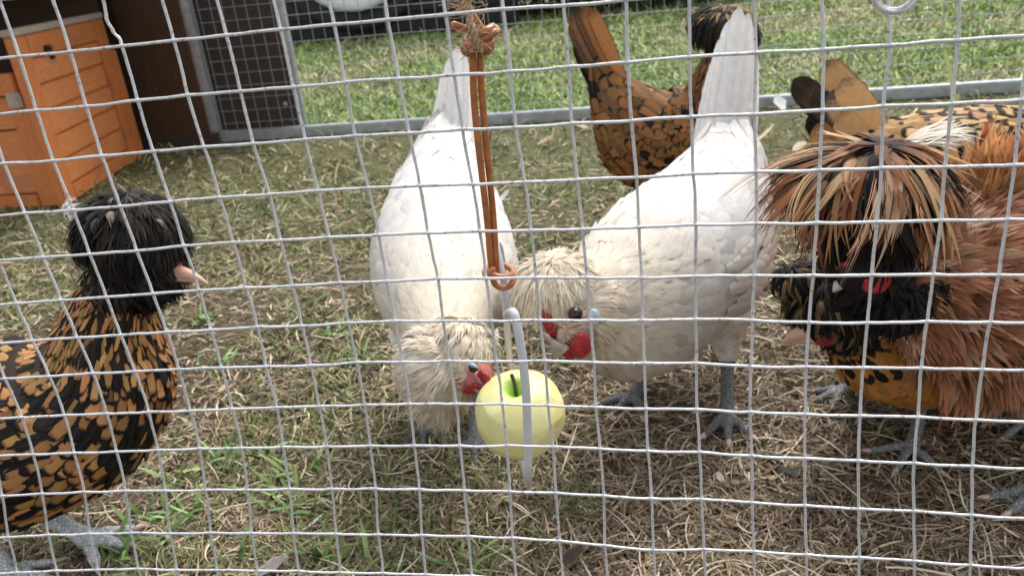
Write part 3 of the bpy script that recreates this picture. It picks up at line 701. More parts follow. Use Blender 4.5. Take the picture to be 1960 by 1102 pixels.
def frayed(P, D, N, L, W, lift, curl, fc, ec, lw, m=6, k=7):
    """feathers made of m narrow bundles of barbs that part towards the tip"""
    n = len(P); t = np.linspace(0, 1, k); S = nrm(np.cross(D, N))
    j = (np.arange(m) / (m - 1) * 2 - 1)[None, :] + rng.normal(0, .12, (n, m))
    Lj = L[:, None] * (1 - .22 * np.abs(j) ** 1.5) * rng.uniform(.85, 1.1, (n, m)); cj = curl[:, None] + rng.normal(0, .05, (n, m)); sj = rng.normal(0, .10, (n, m))
    prof = np.interp(t, [0, .2, .5, .8, 1], [.25, .75, 1.0, .95, .75])
    C = (P[:, None, None] + D[:, None, None] * (Lj[..., None] * t)[..., None] + N[:, None, None] * (Lj[..., None] * (lift[:, None, None] * t + cj[..., None] * t ** 2.2) - .25 * W[:, None, None] * (j ** 2)[..., None] * prof)[..., None]
         + S[:, None, None] * (W[:, None, None] * j[..., None] * prof + Lj[..., None] * sj[..., None] * t ** 3)[..., None]).reshape(n * m, k, 3)
    Wk = np.repeat(W, m)[:, None] * (1.95 / m) * np.interp(t, [0, .25, .6, .85, 1], [.8, 1, .85, .45, .04])[None] * rng.uniform(.7, 1.25, (n * m, 1))
    Nk = np.repeat(nrm(N + rng.normal(0, .08, N.shape)), m, 0)[:, None] + 0 * C
    r_ = lambda q: np.repeat(q, m, 0)
    f_ = r_(fc) * (1 + rng.normal(0, .10, (n * m, 1)))
    V, Q, uv, per = ribbons(C, Nk, Wk, flat2=True); uv[:, 0] = 0.3
    e = lambda q: np.repeat(q, per, 0)
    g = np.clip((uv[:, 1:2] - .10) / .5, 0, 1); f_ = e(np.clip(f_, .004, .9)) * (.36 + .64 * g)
    return V, Q, uv, f_, e(r_(ec)), e(r_(lw) * 0)

class Loft:
    """body as elliptical sections along a spine from the head to the tail"""
    def __init__(s, st, lat, n=240):
        A_ = np.array([np.r_[at(*q[:3]), q[3], q[4]] for q in st]); s.n = n; s.m = len(st)
        S = catmull(A_, n); s.c = S[:, :3]; s.a = S[:, 3]; s.b = S[:, 4]
        s.T = nrm(np.gradient(s.c, axis=0)); l = nrm(np.asarray(lat, float))
        s.l = nrm(l - s.T * (s.T @ l)[:, None]); s.nn = np.cross(s.T, s.l)
        s.nn *= np.sign(s.nn[:, 2].sum())
        s.u = np.linspace(0, s.m - 1, n)
        s.arc = np.r_[0, np.cumsum(np.linalg.norm(np.diff(s.c, axis=0), axis=1))]
    def pos(s, f, th, k=1.0):
        i = np.clip(f, 0, s.n - 1.001); j = i.astype(int); g = (i - j)[..., None]
        mixv = lambda q: q[j] * (1 - g) + q[j + 1] * g
        c, l, nv = mixv(s.c), mixv(s.l), mixv(s.nn); a = mixv(s.a[:, None]); b = mixv(s.b[:, None])
        return c + k * (a * np.cos(th)[..., None] * l + b * np.sin(th)[..., None] * nv)
    def frame(s, f, th):
        e = .8
        p = s.pos(f, th); ds = s.pos(f + e, th) - s.pos(f - e, th); dt = s.pos(f, th + .03) - s.pos(f, th - .03)
        i = np.clip(f, 0, s.n - 1).astype(int)
        N = nrm(np.cross(dt, ds)); out = p - s.c[i]
        N = N * np.sign((N * out).sum(-1, keepdims=True))
        return p, nrm(ds), N
    def surface(s, k=.93):
        th = np.linspace(0, 2 * np.pi, 28, endpoint=False); js = np.arange(0, s.n, 4).astype(float)
        F_, TH_ = np.meshgrid(js, th, indexing='ij'); V = s.pos(F_, TH_, k)
        c0 = s.pos(js[:1], np.zeros(1), 0.0); c1 = s.pos(js[-1:], np.zeros(1), 0.0)
        V = np.concatenate([c0[:, None] + 0 * V[:1], V, c1[:, None] + 0 * V[:1]])
        V[0] += (V[1] - V[0]) * .02; V[-1] += (V[-2] - V[-1]) * .02
        idx = np.arange(V.shape[0] * 28).reshape(-1, 28)
        Q = np.stack([idx[:-1], np.roll(idx, -1, 1)[:-1], np.roll(idx, -1, 1)[1:], idx[1:]], -1).reshape(-1, 4)
        return V.reshape(-1, 3), Q

def coat(lf, keys, colour, u0=.6, u1=None, row=.42, prof_u=3.5, cup=.25, skip=None, jit=.10, dens=.85, fray=0):
    """overlapping feathers; keys = (u, length, half width, lift, curl) rows interpolated along the spine"""
    K = np.array(keys, float); u1 = lf.m - 1 - .25 if u1 is None else u1
    kv = lambda u, c: np.interp(u, K[:, 0], K[:, c])
    out = []
    f = float(np.searchsorted(lf.u, u1))
    Fs, Th = [], []
    while f > np.searchsorted(lf.u, u0):
        i = int(f); u = lf.u[i]; Lr, Wr = kv(u, 1), kv(u, 2)
        circ = 2 * np.pi * math.sqrt((lf.a[i] ** 2 + lf.b[i] ** 2) / 2); m = max(6, int(circ / (Wr * 2 * dens)))
        th = np.linspace(0, 2 * np.pi, m, endpoint=False) + rng.uniform(0, 6.28)
        Fs.append(np.full(m, f)); Th.append(th + rng.normal(0, .25 * 2 * np.pi / m, m))
        target = lf.arc[i] - Lr * row
        f = float(np.interp(target, lf.arc, np.arange(lf.n))) if target > 0 else -1
    F_ = np.concatenate(Fs); Th = np.concatenate(Th)
    F_ = np.clip(F_ + rng.normal(0, 1.2, len(F_)), 1, lf.n - 2)
    _i = np.clip(F_, 1, lf.n - 2).astype(int); _d = lf.pos(F_ + .8, Th) - lf.pos(F_ - .8, Th)
    _r = (_d * lf.T[_i]).sum(-1) / (1.6 * (lf.arc[_i + 1] - lf.arc[_i])); _k = _r > .05; F_, Th, _r = F_[_k], Th[_k], _r[_k]
    if skip is not None:
        p = lf.pos(F_, Th); k = ~skip(np.interp(F_, np.arange(lf.n), lf.u), Th, p); F_, Th, _r = F_[k], Th[k], _r[k]
    p, D, N = lf.frame(F_, Th); u = np.interp(F_, np.arange(lf.n), lf.u); n = len(p)
    S = np.cross(D, N); D = nrm(D + S * rng.normal(0, jit, (n, 1)))
    L = kv(u, 1) * rng.uniform(.82, 1.18, n) * np.clip(1.5 * _r, .35, 1); W = kv(u, 2) * rng.uniform(.85, 1.15, n)
    li = kv(u, 3) + rng.normal(0, .035, n); cu = kv(u, 4) + rng.normal(0, .03, n)
    fc, ec, lw = colour(u, Th, p, n)
    P = p - N * .001 - D * (L * .25)[:, None]
    if fray:
        return [frayed(P, D, N, L, W, li, cu, fc, ec, lw, fray)]
    sel = u + rng.normal(0, .55, n) < prof_u
    if sel.any(): out.append(feathers(P[sel], D[sel], N[sel], L[sel], W[sel], li[sel], cu[sel], LANCE, fc[sel], ec[sel], lw[sel], cup))
    if (~sel).any(): out.append(feathers(P[~sel], D[~sel], N[~sel], L[~sel], W[~sel], li[~sel], cu[~sel], ROUND, fc[~sel], ec[~sel], lw[~sel], cup))
    return out

def crest(c, rad, apex, front, n, W, colour, a0=1.7, a1=(.5, .95), rho=(.86, 1.03), droop=.0, k=9, wild=.05, flare=0.0, phi=None, clumps=0, tight=.10, prof=LANCE, root=None, fray=0, edge=.7, vane=1.5):
    """plumes rooted over an ellipsoid's cap of half angle a0, flowing away from the crown over the angle a1"""
    ap = nrm(apex); e1 = nrm(np.asarray(front, float) - ap * np.dot(front, ap)); e2 = np.cross(ap, e1); rad = np.asarray(rad, float)
    m = clumps or n; own = rng.integers(0, m, n) if clumps else np.arange(n)
    ph = rng.uniform(0, 2 * np.pi, m) if phi is None else rng.uniform(phi[0], phi[1], m)
    st = np.arccos(1 - rng.random(m) * (1 - math.cos(a0))) - .22; ln = rng.uniform(a1[0], a1[1], m); rh = rng.uniform(rho[0], rho[1], m); tw = rng.normal(0, wild * 1.3, m); fl = flare + rng.normal(0, wild, m)
    ph, st, ln, rh, tw, fl = (q[own] for q in (ph, st, ln, rh, tw, fl)); off = rng.normal(0, tight, n) if clumps else np.zeros(n)
    if clumps: st = st + np.abs(rng.normal(0, tight, n)); ln = ln * rng.uniform(.75, 1.08, n); rh = rh * rng.normal(1, .025, n); fl = fl + rng.normal(0, wild * .4, n)
    tt = np.linspace(0, 1, k); al = st[:, None] + ln[:, None] * tt
    pw = ph[:, None] + (off[:, None] * (1.25 - tt)) / np.maximum(np.sin(np.clip(al, .25, 2.6)), .3) + tw[:, None] * tt ** 2
    R_ = rh[:, None] * (.88 + .12 * np.minimum(1, tt * 2.8)) + fl[:, None] * tt ** 2.2
    dl = np.stack([np.cos(al), np.sin(al) * np.cos(pw), np.sin(al) * np.sin(pw)], -1) * R_[..., None] * rad
    C = np.asarray(c) + dl[..., :1] * ap + dl[..., 1:2] * e1 + dl[..., 2:] * e2
    C[..., 2] -= droop * (tt ** 2)[None] * rng.uniform(.5, 1.4, n)[:, None]
    N = nrm(C - np.asarray(c)) + rng.normal(0, .16, (n, 1, 3))
    Wk = W * rng.uniform(.6, 1.3, n)[:, None] * np.interp(tt, prof[0], prof[1])[None] * (1 + rng.normal(0, .08, (n, k)))
    if fray:                                                  # broad plumes of parallel barb bundles with parted tips
        N0 = nrm(nrm(C - np.asarray(c)) + rng.normal(0, .10, (n, 1, 3))); T0 = nrm(np.gradient(C, axis=1)); S0 = nrm(np.cross(T0, N0))
        j = (np.arange(fray) / (fray - 1) * 2 - 1)[None] + rng.normal(0, .10, (n, fray)); cut = (1 - .20 * np.abs(j) ** 1.6) * rng.uniform(.80, 1.0, (n, fray))
        wf = W * rng.uniform(.65, 1.3, n); pr = np.interp(tt, [0, .2, .5, .8, 1], [.30, .80, 1.0, .90, .70])
        X = cut[..., None] * tt * (k - 1); i0 = np.clip(X.astype(int), 0, k - 2); g = (X - i0)[..., None]; ar = np.arange(n)[:, None, None]
        pick = lambda A: A[ar, i0] * (1 - g) + A[ar, i0 + 1] * g
        Cj = pick(C) + pick(S0) * (wf[:, None, None] * j[..., None] * pr + wf[:, None, None] * rng.normal(0, .7, (n, fray))[..., None] * tt ** 3)[..., None] - pick(N0) * (wf[:, None, None] * .35 * (j ** 2)[..., None] * pr)[..., None]
        Cj = (Cj + pick(N0) * (wf[:, None, None] * rng.normal(0, .6, (n, fray))[..., None] * tt ** 3)[..., None]).reshape(n * fray, k, 3)
        Nj = pick(N0).reshape(n * fray, k, 3)
        Wj = np.repeat(wf, fray)[:, None] * (vane / fray) * np.interp(tt, [0, .25, .6, .85, 1], [.8, 1, .85, .5, .04])[None] * rng.uniform(.7, 1.25, (n * fray, 1))
        fc = colour(None, None, m)[0][own]; fj = (fc[:, None] * (1 - (1 - edge) * np.clip(np.abs(j) - .3, 0, 1)[..., None]) * (1 + rng.normal(0, .07, (n, fray, 1)))).reshape(-1, 3)
        V, Q, uv, per = ribbons(Cj, Nj, Wj, flat2=True); uv[:, 0] = .3; f_ = np.repeat(np.clip(fj, .004, .9), per, 0)
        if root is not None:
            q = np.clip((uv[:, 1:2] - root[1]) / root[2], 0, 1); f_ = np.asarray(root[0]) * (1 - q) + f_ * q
        return V, Q, uv, f_, f_, np.zeros(len(f_))
    fc, e_, lw = colour(None, None, m); fc, e_, lw = fc[own] * (1 + rng.normal(0, .07, (n, 1))), e_[own], lw[own]
    B_ = strips(C, nrm(N), Wk, .35, np.clip(fc, .004, .9), e_, lw, tt)
    if root is not None:
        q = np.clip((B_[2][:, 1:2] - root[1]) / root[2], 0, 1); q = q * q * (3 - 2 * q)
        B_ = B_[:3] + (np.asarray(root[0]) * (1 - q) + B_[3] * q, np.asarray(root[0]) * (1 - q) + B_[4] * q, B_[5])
    return B_

def beak(root, base, tip, up, w, h, mat, hook=.22, gape=.0):
    base, tip = np.asarray(base), np.asarray(tip); d = tip - base; L = np.linalg.norm(d); d = d / L
    s = nrm(np.cross(d, up)); u = np.cross(s, d); k = 12; tt = np.linspace(0, 1, k); th = np.linspace(0, 2 * np.pi, 14, endpoint=False)
    for nm, hh, dz, sc in (('upper_beak', h, .10 * h, 1.0), ('lower_beak', h * .50, -.72 * h, .84)):
        C = base + d * (L * sc * tt)[:, None] + u * (dz * (1 - tt * .6) - (hook if nm == 'upper_beak' else hook * .55) * L * tt ** 2.4)[:, None]
        ww = w * (1 - tt ** 1.25) ** .8 + .0003; hv = hh * (1 - tt ** 1.6) ** .8 + .0003
        V = C[:, None] + s * (ww[:, None] * np.cos(th))[..., None] + u * (hv[:, None] * np.sin(th))[..., None]
        idx = np.arange(k * 14).reshape(k, 14); Q = np.stack([idx[:-1], np.roll(idx, -1, 1)[:-1], np.roll(idx, -1, 1)[1:], idx[1:]], -1).reshape(-1, 4)
        link(nm, quads_mesh(nm, V - np.array(root.location), Q), mat).parent = root

def eye(root, c, out, r):
    out = nrm(out); c = np.asarray(c); s = nrm(np.cross(out, [0, 0, 1.0])); u = np.cross(s, out); loc = np.array(root.location)
    V, Q = ellipsoid(c, (r, r, r * .8), [s, u, out], 20, 14); e = link('eye', quads_mesh('eye', V - loc, Q), EYE); e.parent = root
    V, Q = tube(np.array([c + out * r * .05 + (s * np.cos(a) + u * np.sin(a)) * r * 1.0 for a in np.linspace(0, 6.28, 20)]), r * .22, 6, False)
    link('eye_rim', quads_mesh('eye_rim', V - loc, Q), IRIS).parent = e

def lump(root, name, c, rad, axes, mat, amp=.12, f=5.0, seed=0):
    V, Q = ellipsoid((0, 0, 0), (1, 1, 1), None, 28, 20); r = np.random.default_rng(seed); d = np.zeros(len(V))
    for _ in range(10):
        q = r.normal(0, f, 3); d += np.sin(V @ q + r.uniform(0, 6.3)) / 6
    V = V * (1 + amp * d)[:, None] * np.asarray(rad)
    V = np.asarray(c) + V @ np.asarray([nrm(a) for a in axes])
    ob = link(name, quads_mesh(name, V - np.array(root.location), Q), mat); ob.parent = root
    return ob

def leg(hip, hock, foot, head, tl=.05, r=.0062, spread_=(-.62, 0, .62), back=True):
    """tubes of one leg and its toes; returns (tubes, shank segments, claw segments)"""
    hip, hock, foot = map(np.asarray, (hip, hock, foot)); h = nrm(np.array([head[0], head[1], 0.0]))
    T_ = [(catmull(np.array([hip, (hip + hock) / 2 + np.array([0, 0, .004]), hock]), 8), np.interp(np.linspace(0, 1, 8), [0, .5, 1], [.036, .022, r * 1.3]))]
    shank = catmull(np.array([hock, hock * .5 + foot * .5, foot]), 8)
    T_.append((shank, np.interp(np.linspace(0, 1, 8), [0, .2, .8, 1], [r * 1.25, r * .95, r, r * 1.35])))
    seg = [shank]; cl = []
    for a, l in [(x, 1.0 if x == 0 else .80) for x in spread_] + ([(math.pi - .25, .42)] if back else []):
        d = np.array([h[0] * math.cos(a) - h[1] * math.sin(a), h[0] * math.sin(a) + h[1] * math.cos(a), 0])
        L = tl * l
        pts = [foot, foot + d * L * .35 + np.array([0, 0, .001]), foot + d * L * .7 - np.array([0, 0, .003]), foot + d * L - np.array([0, 0, .006])]
        pts = [np.array([p[0], p[1], max(p[2], .0045)]) for p in pts]
        S = catmull(np.array(pts), 12); T_.append((S, r * np.array([.95, .84, .74, .70, .78, .70, .64, .66, .72, .62, .58, .5]))); seg.append(S)
        c = catmull(np.array([pts[-1], pts[-1] + d * .008 + np.array([0, 0, .0005]), pts[-1] + d * .015 - np.array([0, 0, .0035])]), 6)
        T_.append((c, r * np.array([.48, .44, .38, .3, .22, .15]))); cl.append(c)
    return T_, seg, cl

def body_mesh(root, lf, legs, blobs, mats, skin=(), vox=.0026, k=.975):
    parts = [lf.surface(k)]; seg, cl = [], []
    for T_, s, c in legs:
        parts += [tube(C, r, 12) for C, r in T_]; seg += s; cl += c
    parts += [ellipsoid(*b) for b in blobs]
    V, Q = merge(parts)
    me = quads_mesh('tmp', V, Q); ob = bpy.data.objects.new('tmp', me); COL.objects.link(ob)
    m = ob.modifiers.new('r', 'REMESH'); m.mode = 'VOXEL'; m.voxel_size = vox; m.use_smooth_shade = True
    sm = ob.modifiers.new('s', 'SMOOTH'); sm.iterations = 2; sm.factor = .4
    dg = bpy.context.evaluated_depsgraph_get(); dg.update()
    new = bpy.data.meshes.new_from_object(ob.evaluated_get(dg)); new.name = 'body'
    bpy.data.objects.remove(ob); bpy.data.meshes.remove(me)
    nf = len(new.polygons); fcen = np.empty(nf * 3); new.polygons.foreach_get('center', fcen); fcen = fcen.reshape(-1, 3)
    mi = np.zeros(nf, np.int32)
    def near(pts, d):
        q = np.full(nf, 1e9)
        for p in pts: q = np.minimum(q, ((fcen - p) ** 2).sum(1))
        return q < d * d
    for s in seg: mi[near(catmull(s, 24), .0112)] = 1
    for c in cl: mi[near(catmull(c[1:], 10), .0045)] = 2
    for c, r in skin: mi[((fcen - np.asarray(c)) ** 2).sum(1) < r * r] = 3
    new.materials.clear()
    new.transform(Matrix.Translation(-root.location))
    ob = _plain('body', new, mats, root)
    new.polygons.foreach_set('material_index', mi); new.polygons.foreach_set('use_smooth', np.ones(nf, bool)); new.update()
    return ob

def _plain(name, me, mats, root):
    ob = bpy.data.objects.new(name, me); COL.objects.link(ob)
    for m in (mats if isinstance(mats, (list, tuple)) else [mats]): me.materials.append(m)
    ob.parent = root
    return ob

def plume_obj(root, name, batches, stuff=True):
    V, Q, at_ = pack(batches)
    ob = _plain(name, quads_mesh(name, V - np.array(root.location), Q, at_), PLUME, root)
    if stuff: ob['kind'] = 'stuff'
    return ob

def solid(col, var=.10, ecol=None, lw=0.0, evar=.2):
    def f(u, th, p, n):
        a = vary(col, n, var, .04); b = vary(ecol, n, evar, .05) if ecol is not None else a
        return a, b, np.clip(np.full(n, lw) + (rng.normal(0, lw * .25, n) if lw else 0), 0, .9)
    return f

def csolid(cols, var=.15, ecol=None, lw=0.0):
    cols = np.asarray(cols, float)
    def f(p, ph, n):
        a = cols[rng.integers(0, len(cols), n)] * (1 + rng.normal(0, var, (n, 1))); a = np.clip(a, .004, .9)
        b = np.broadcast_to(np.asarray(ecol), (n, 3)) * (1 + rng.normal(0, .15, (n, 1))) if ecol is not None else a
        return a, b, np.full(n, lw)
    return f

def tail_feather(root, base, tip, W, nrm_, bow, fc, ec=None, lw=0.0, cup=.3, name='tail_feather', twist=0.0, prof=None):
    base, tip = np.asarray(base), np.asarray(tip); k = 26; tt = 1 - (1 - np.linspace(0, 1, k)) ** 1.5; N = nrm(nrm_)
    C = base + (tip - base) * tt[:, None] + N * (bow * np.sin(tt * np.pi * .9))[:, None]
    T = nrm(tip - base); S = np.cross(T, N)
    Nk = N[None] * np.cos(twist * tt)[:, None] + S[None] * np.sin(twist * tt)[:, None]
    _p = catmull((TAILP if prof is None else prof).T, 60); Wk = W * np.interp(tt, _p[:, 0], np.maximum(_p[:, 1], .02)) * (1 + rng.normal(0, .02, k))
    fc = np.asarray([fc], float); ec = fc if ec is None else np.asarray([ec], float)
    b = strips(C[None], Nk[None], Wk[None], cup, fc, ec, np.array([lw]), tt)
    return plume_obj(root, name, [b], False)

BLK = (.014, .012, .012)
UP = np.array([0, 0, 1.0])
def g3(px, py, z=.010):
    return ground_at(px, py, z)
def flat(v): return nrm(np.array([v[0], v[1], 0.0]))
def perp(v): v = flat(v); return np.array([-v[1], v[0], 0.0])

def laced(gold, gvar, blk, lw0, plain_u=None):
    """gold feathers with dark edges; blk = share of nearly black feathers along the spine [(u, share)]"""
    bk = np.array(blk, float)
    def f(u, th, p, n):
        a = vary(gold, n, gvar, .07); b = vary(BLK, n, .3, .1)
        lw = np.clip(np.interp(u, [q[0] for q in lw0], [q[1] for q in lw0]) + rng.normal(0, .07, n), 0, .95)
        isb = rng.random(n) < np.interp(u, bk[:, 0], bk[:, 1])
        a[isb] = vary((.02, .017, .016), int(isb.sum()), .3, .1)
        return a, b, lw
    return f

def bird(name, label, loc, group='chickens in the run'):
    return thing(name, label, 'chicken', tuple(loc), group)

# ---------------------------------------------------------------- gold and black hen at the left
h1 = bird('hen', 'gold and black spangled hen with a round black crest at the left edge', g3(130, 1040, 0))
st = [(345, 520, .628, .008, .008), (318, 505, .628, .020, .020), (282, 495, .628, .026, .026), (245, 535, .628, .028, .030), (222, 585, .626, .034, .038),
      (212, 645, .625, .046, .050), (204, 716, .62, .062, .066), (150, 780, .61, .078, .082), (50, 822, .59, .085, .092), (-80, 850, .56, .080, .088), (-220, 870, .52, .058, .066), (-320, 850, .49, .03, .036)]
hd = at(130, 775, .61) - at(-80, 880, .56); lf = Loft(st, perp(hd))
fd = flat(g3(290, 1035) - g3(170, 1025))
L1 = leg(at(70, 890, .60), at(88, 985, .592), g3(168, 1030, .012), fd, .056, .0092, (-.75, .02, .62))
L2 = leg(at(-20, 920, .56), at(-30, 1020, .555), g3(20, 1092, .010), fd, .05, .007)
cc = at(252, 456, .628)
blobs = [(cc, (.044, .044, .039))]
body_mesh(h1, lf, [L1, L2], blobs, [down('dark_down', (.03, .02, .014)), LEG_PALE, CLAW, FACE], [(at(345, 525, .62), .012)])
gold = laced((.52, .265, .100), .22, [(1, .5), (3, .30), (5, .22), (6.5, .30), (8, .34), (11, .5)], [(1, .55), (3, .42), (5, .42), (7, .40), (9, .36)])
b = coat(lf, [(.8, .012, .003, .12, 0), (2.5, .016, .0032, .08, 0), (3.5, .024, .0028, .05, 0), (5, .026, .0040, .05, 0), (6, .026, .0066, .07, -.02), (8, .031, .0090, .07, -.03), (11, .040, .011, .08, -.03)], gold, u0=2.3, prof_u=5.4, row=.36, jit=.14, dens=.78)
plume_obj(h1, 'plumage', b)
blackc = csolid([(.016, .014, .014), (.024, .021, .021), (.012, .012, .014), (.05, .036, .025)], .25)
hx = flat(hd)
b = [crest(cc, (.044, .050, .047), UP * .9 + hx * .25, hx, 620, .0046, blackc, 1.9, (.5, .95), (.92, 1.03), .003, 8, .05, fray=6),
     crest(cc, (.045, .051, .048), UP * .9 + hx * .25, hx, 300, .0006, blackc, 2.0, (.45, 1.0), (.97, 1.06), .003, 8, .07),
     crest(cc, (.046, .052, .049), UP, hx, 30, .0020, csolid([(.26, .21, .16), (.10, .075, .055), (.06, .048, .04)], .15), 1.3, (.35, .6), (1.0, 1.04), 0, 8, .05, fray=4),
     crest(at(290, 530, .626), (.030, .036, .030), -hx * .3 + UP * .5, hx, 330, .0036, blackc, 2.4, (.5, 1.0), (.88, 1.06), .003, 8, .06, fray=5),
     crest(at(235, 545, .626), (.030, .036, .034), UP * .6, hx, 300, .0024, blackc, 2.2, (.5, .9), (.8, 1.05), .004, 8, .06)]
plume_obj(h1, 'crest', b)
b = [crest(at(148, 405, .64), (.012, .012, .012), -hx, UP, 50, .0018, csolid([(.75, .72, .68)], .1), 1.2, (.6, 1.2), (.6, 1.1), 0, 7, .1)]
plume_obj(h1, 'white_plume', b)
beak(h1, at(340, 522, .622), at(397, 533, .612), UP, .0060, .0064, BEAK_PINK, .16)
lump(h1, 'face', at(325, 534, .626), (.010, .008, .006), [hx, perp(hx), UP], FACE, .1, 5, 3)
for s in (-.5, 0, .5):
    tail_feather(h1, at(-290, 880, .50), at(-520, 640 + 60 * s, .45), .02, perp(hd), .01, BLK)

# ---------------------------------------------------------------- white hen pecking the apple
wcol = (.80, .775, .745)
PALEFACE = mat_simple('pink_face_skin', (.60, .30, .27), .6, 0, .40, 200, .5)
h2 = bird('hen', 'white hen bending down head first to peck the apple', g3(860, 815, 0))
st = [(936, 742, .565, .006, .006), (915, 722, .572, .016, .016), (885, 700, .585, .024, .023), (858, 665, .605, .030, .029), (848, 615, .650, .044, .042), (848, 560, .715, .066, .064),
      (850, 512, .785, .079, .082), (849, 448, .855, .076, .078), (848, 375, .925, .064, .060), (852, 305, .975, .046, .042), (858, 255, 1.005, .032, .028), (864, 222, 1.02, .019, .018)]
hd = at(848, 560, .715) - at(848, 375, .925); lf = Loft(st, perp(hd)); hx = flat(hd)
L1 = leg(at(800, 640, .84), at(808, 735, .86), g3(812, 812, .010), hx, .05, .0066)
L2 = leg(at(900, 640, .84), at(905, 750, .85), g3(908, 838, .010), hx, .05, .0066)
cc = at(835, 700, .590)
body_mesh(h2, lf, [L1, L2], [(cc, (.029, .033, .033)), (at(835, 735, .592), (.024, .027, .027))], [down('white_down', (.66, .62, .56)), LEG_DARK, CLAW, FACE], [(at(915, 720, .565), .022)])
def white(u, th, p, n):
    a = vary(wcol, n, .04, .012); cream = np.clip(1 - (u - 2.6) / 3.6, 0, 1)[:, None] * .9
    a = a * (1 - cream) + np.array([.76, .655, .49]) * cream
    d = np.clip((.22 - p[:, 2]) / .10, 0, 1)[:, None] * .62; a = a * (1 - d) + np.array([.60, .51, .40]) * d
    a = a * np.where(rng.random((n, 1)) < .07, rng.uniform(.78, .95, (n, 1)), 1)
    return np.clip(a, .05, .86), a * .84, np.full(n, .13)
keysw = [(.8, .010, .003, .10, 0), (2.5, .017, .0034, .10, 0), (4, .024, .0046, .05, -.03), (5.5, .028, .0080, .04, -.04), (6.5, .030, .0105, .035, -.05), (8, .034, .0120, .035, -.05), (11, .046, .0120, .035, -.04)]
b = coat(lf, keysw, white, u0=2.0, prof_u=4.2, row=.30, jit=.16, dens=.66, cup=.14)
plume_obj(h2, 'plumage', b)
creamc = csolid([(.77, .69, .56), (.75, .66, .52), (.79, .72, .62), (.72, .62, .47)], .03)
ax = nrm(at(880, 690, .58) - at(845, 650, .60))
apx = nrm(at(868, 690, .575) - at(850, 700, .60))
b = [crest(cc, (.033, .037, .037), at(905, 665, .575) - cc, -UP, 620, .0036, creamc, 2.2, (.5, .95), (.94, 1.05), .004, 8, .07, .02, fray=10, edge=.97),
     crest(at(835, 735, .592), (.027, .030, .030), at(880, 690, .57) - cc, -UP, 380, .0036, creamc, 2.2, (.6, 1.2), (.92, 1.08), .010, 8, .11, .06, fray=10, edge=.97),
     crest(at(880, 665, .60), (.030, .036, .036), UP * .4 - hx * .2 + CR * .2, hx, 330, .0036, creamc, 2.2, (.5, 1.0), (.84, 1.0), .002, 8, .06, fray=10, edge=.97)]
plume_obj(h2, 'crest', b)
plume_obj(h2, 'cheek_feathers', [crest(at(893, 700, .580), (.021, .022, .022), nrm(at(915, 728, .55) - at(893, 700, .580)), UP, 260, .0020, creamc, 1.9, (.4, .8), (.86, 1.02), .001, 7, .06, fray=6, edge=.95)])
toC = nrm(CP - at(905, 705, .57))
lump(h2, 'face', at(912, 722, .566), (.012, .0085, .0075), [at(930, 740, .56) - at(895, 705, .57), UP, toC], PALEFACE, .14, 5, 4)
eye(h2, at(906, 703, .556), toC + CR * .2, .0036)
lump(h2, 'eyelid', at(906, 699, .555), (.0042, .0028, .0022), [CR + UP * -.4, toC, UP], LOBE, .1, 5, 21)
beak(h2, at(922, 736, .560), at(950, 768, .552), CR * .6 + UP * .6, .0055, .006, BEAK_GREY, .15)
lump(h2, 'comb', at(927, 724, .555), (.008, .0040, .005), [at(930, 735, .55) - at(900, 720, .56), toC, UP], RED, .3, 7, 5)
lump(h2, 'wattle', at(905, 744, .560), (.0125, .005, .0048), [at(925, 742, .55) - at(888, 748, .56), toC, UP], RED, .3, 7, 6)
Nt = nrm(-CF * 1.0 + CU * .1)
for i, (bx_, tx, ty, Yt, Wt) in enumerate([(834, 845, 172, 1.070, .0095), (890, 897, 150, 1.066, .0090), (841, 852, 136, 1.060, .0095), (882, 894, 120, 1.056, .0090), (849, 861, 110, 1.050, .0095), (874, 887, 99, 1.045, .0090), (862, 874, 89, 1.040, .0092)]):
    tail_feather(h2, at(bx_, 300, .985 - .004 * i), at(tx, ty, Yt), Wt * 1.30, Nt, .004, vary(wcol, 1, .05, .01)[0], np.array(wcol) * .66, .13, cup=.75, twist=.2 * (i % 2 - .5), prof=TAPER)

# ---------------------------------------------------------------- white hen turned to the apple
h3 = bird('hen', 'white hen with red wattles looking towards the apple', g3(1310, 790, 0))
st = [(1064, 650, .640, .006, .006), (1076, 628, .648, .018, .018), (1092, 602, .660, .026, .026), (1122, 585, .680, .036, .040), (1160, 582, .708, .052, .064), (1204, 572, .750, .068, .086),
      (1254, 538, .808, .080, .096), (1306, 485, .870, .084, .094), (1352, 415, .935, .076, .080), (1380, 340, .990, .058, .058), (1392, 275, 1.025, .040, .040), (1400, 225, 1.045, .024, .026)]
hd = at(1200, 600, .745) - at(1352, 418, .935); lf = Loft(st, perp(hd)); hx = flat(hd)
L1 = leg(at(1385, 600, .88), at(1392, 690, .875), g3(1392, 796, .012), flat(g3(1380, 860) - g3(1392, 790)), .052, .0082, (-.55, .12, .80))
L2 = leg(at(1250, 660, .90), at(1235, 710, .905), g3(1212, 758, .010), flat(g3(1180, 800) - g3(1212, 760)), .052, .0076, (-.95, -.25, .65))
cc = at(1064, 552, .676)
body_mesh(h3, lf, [L1, L2], [(cc, (.037, .037, .029))], [_m for _m in (bpy.data.materials['white_down'], LEG_DARK, CLAW, FACE)], [(at(1085, 625, .640), .024)])
b = coat(lf, keysw, white, u0=2.1, prof_u=4.8, row=.30, jit=.16, dens=.66, cup=.14)
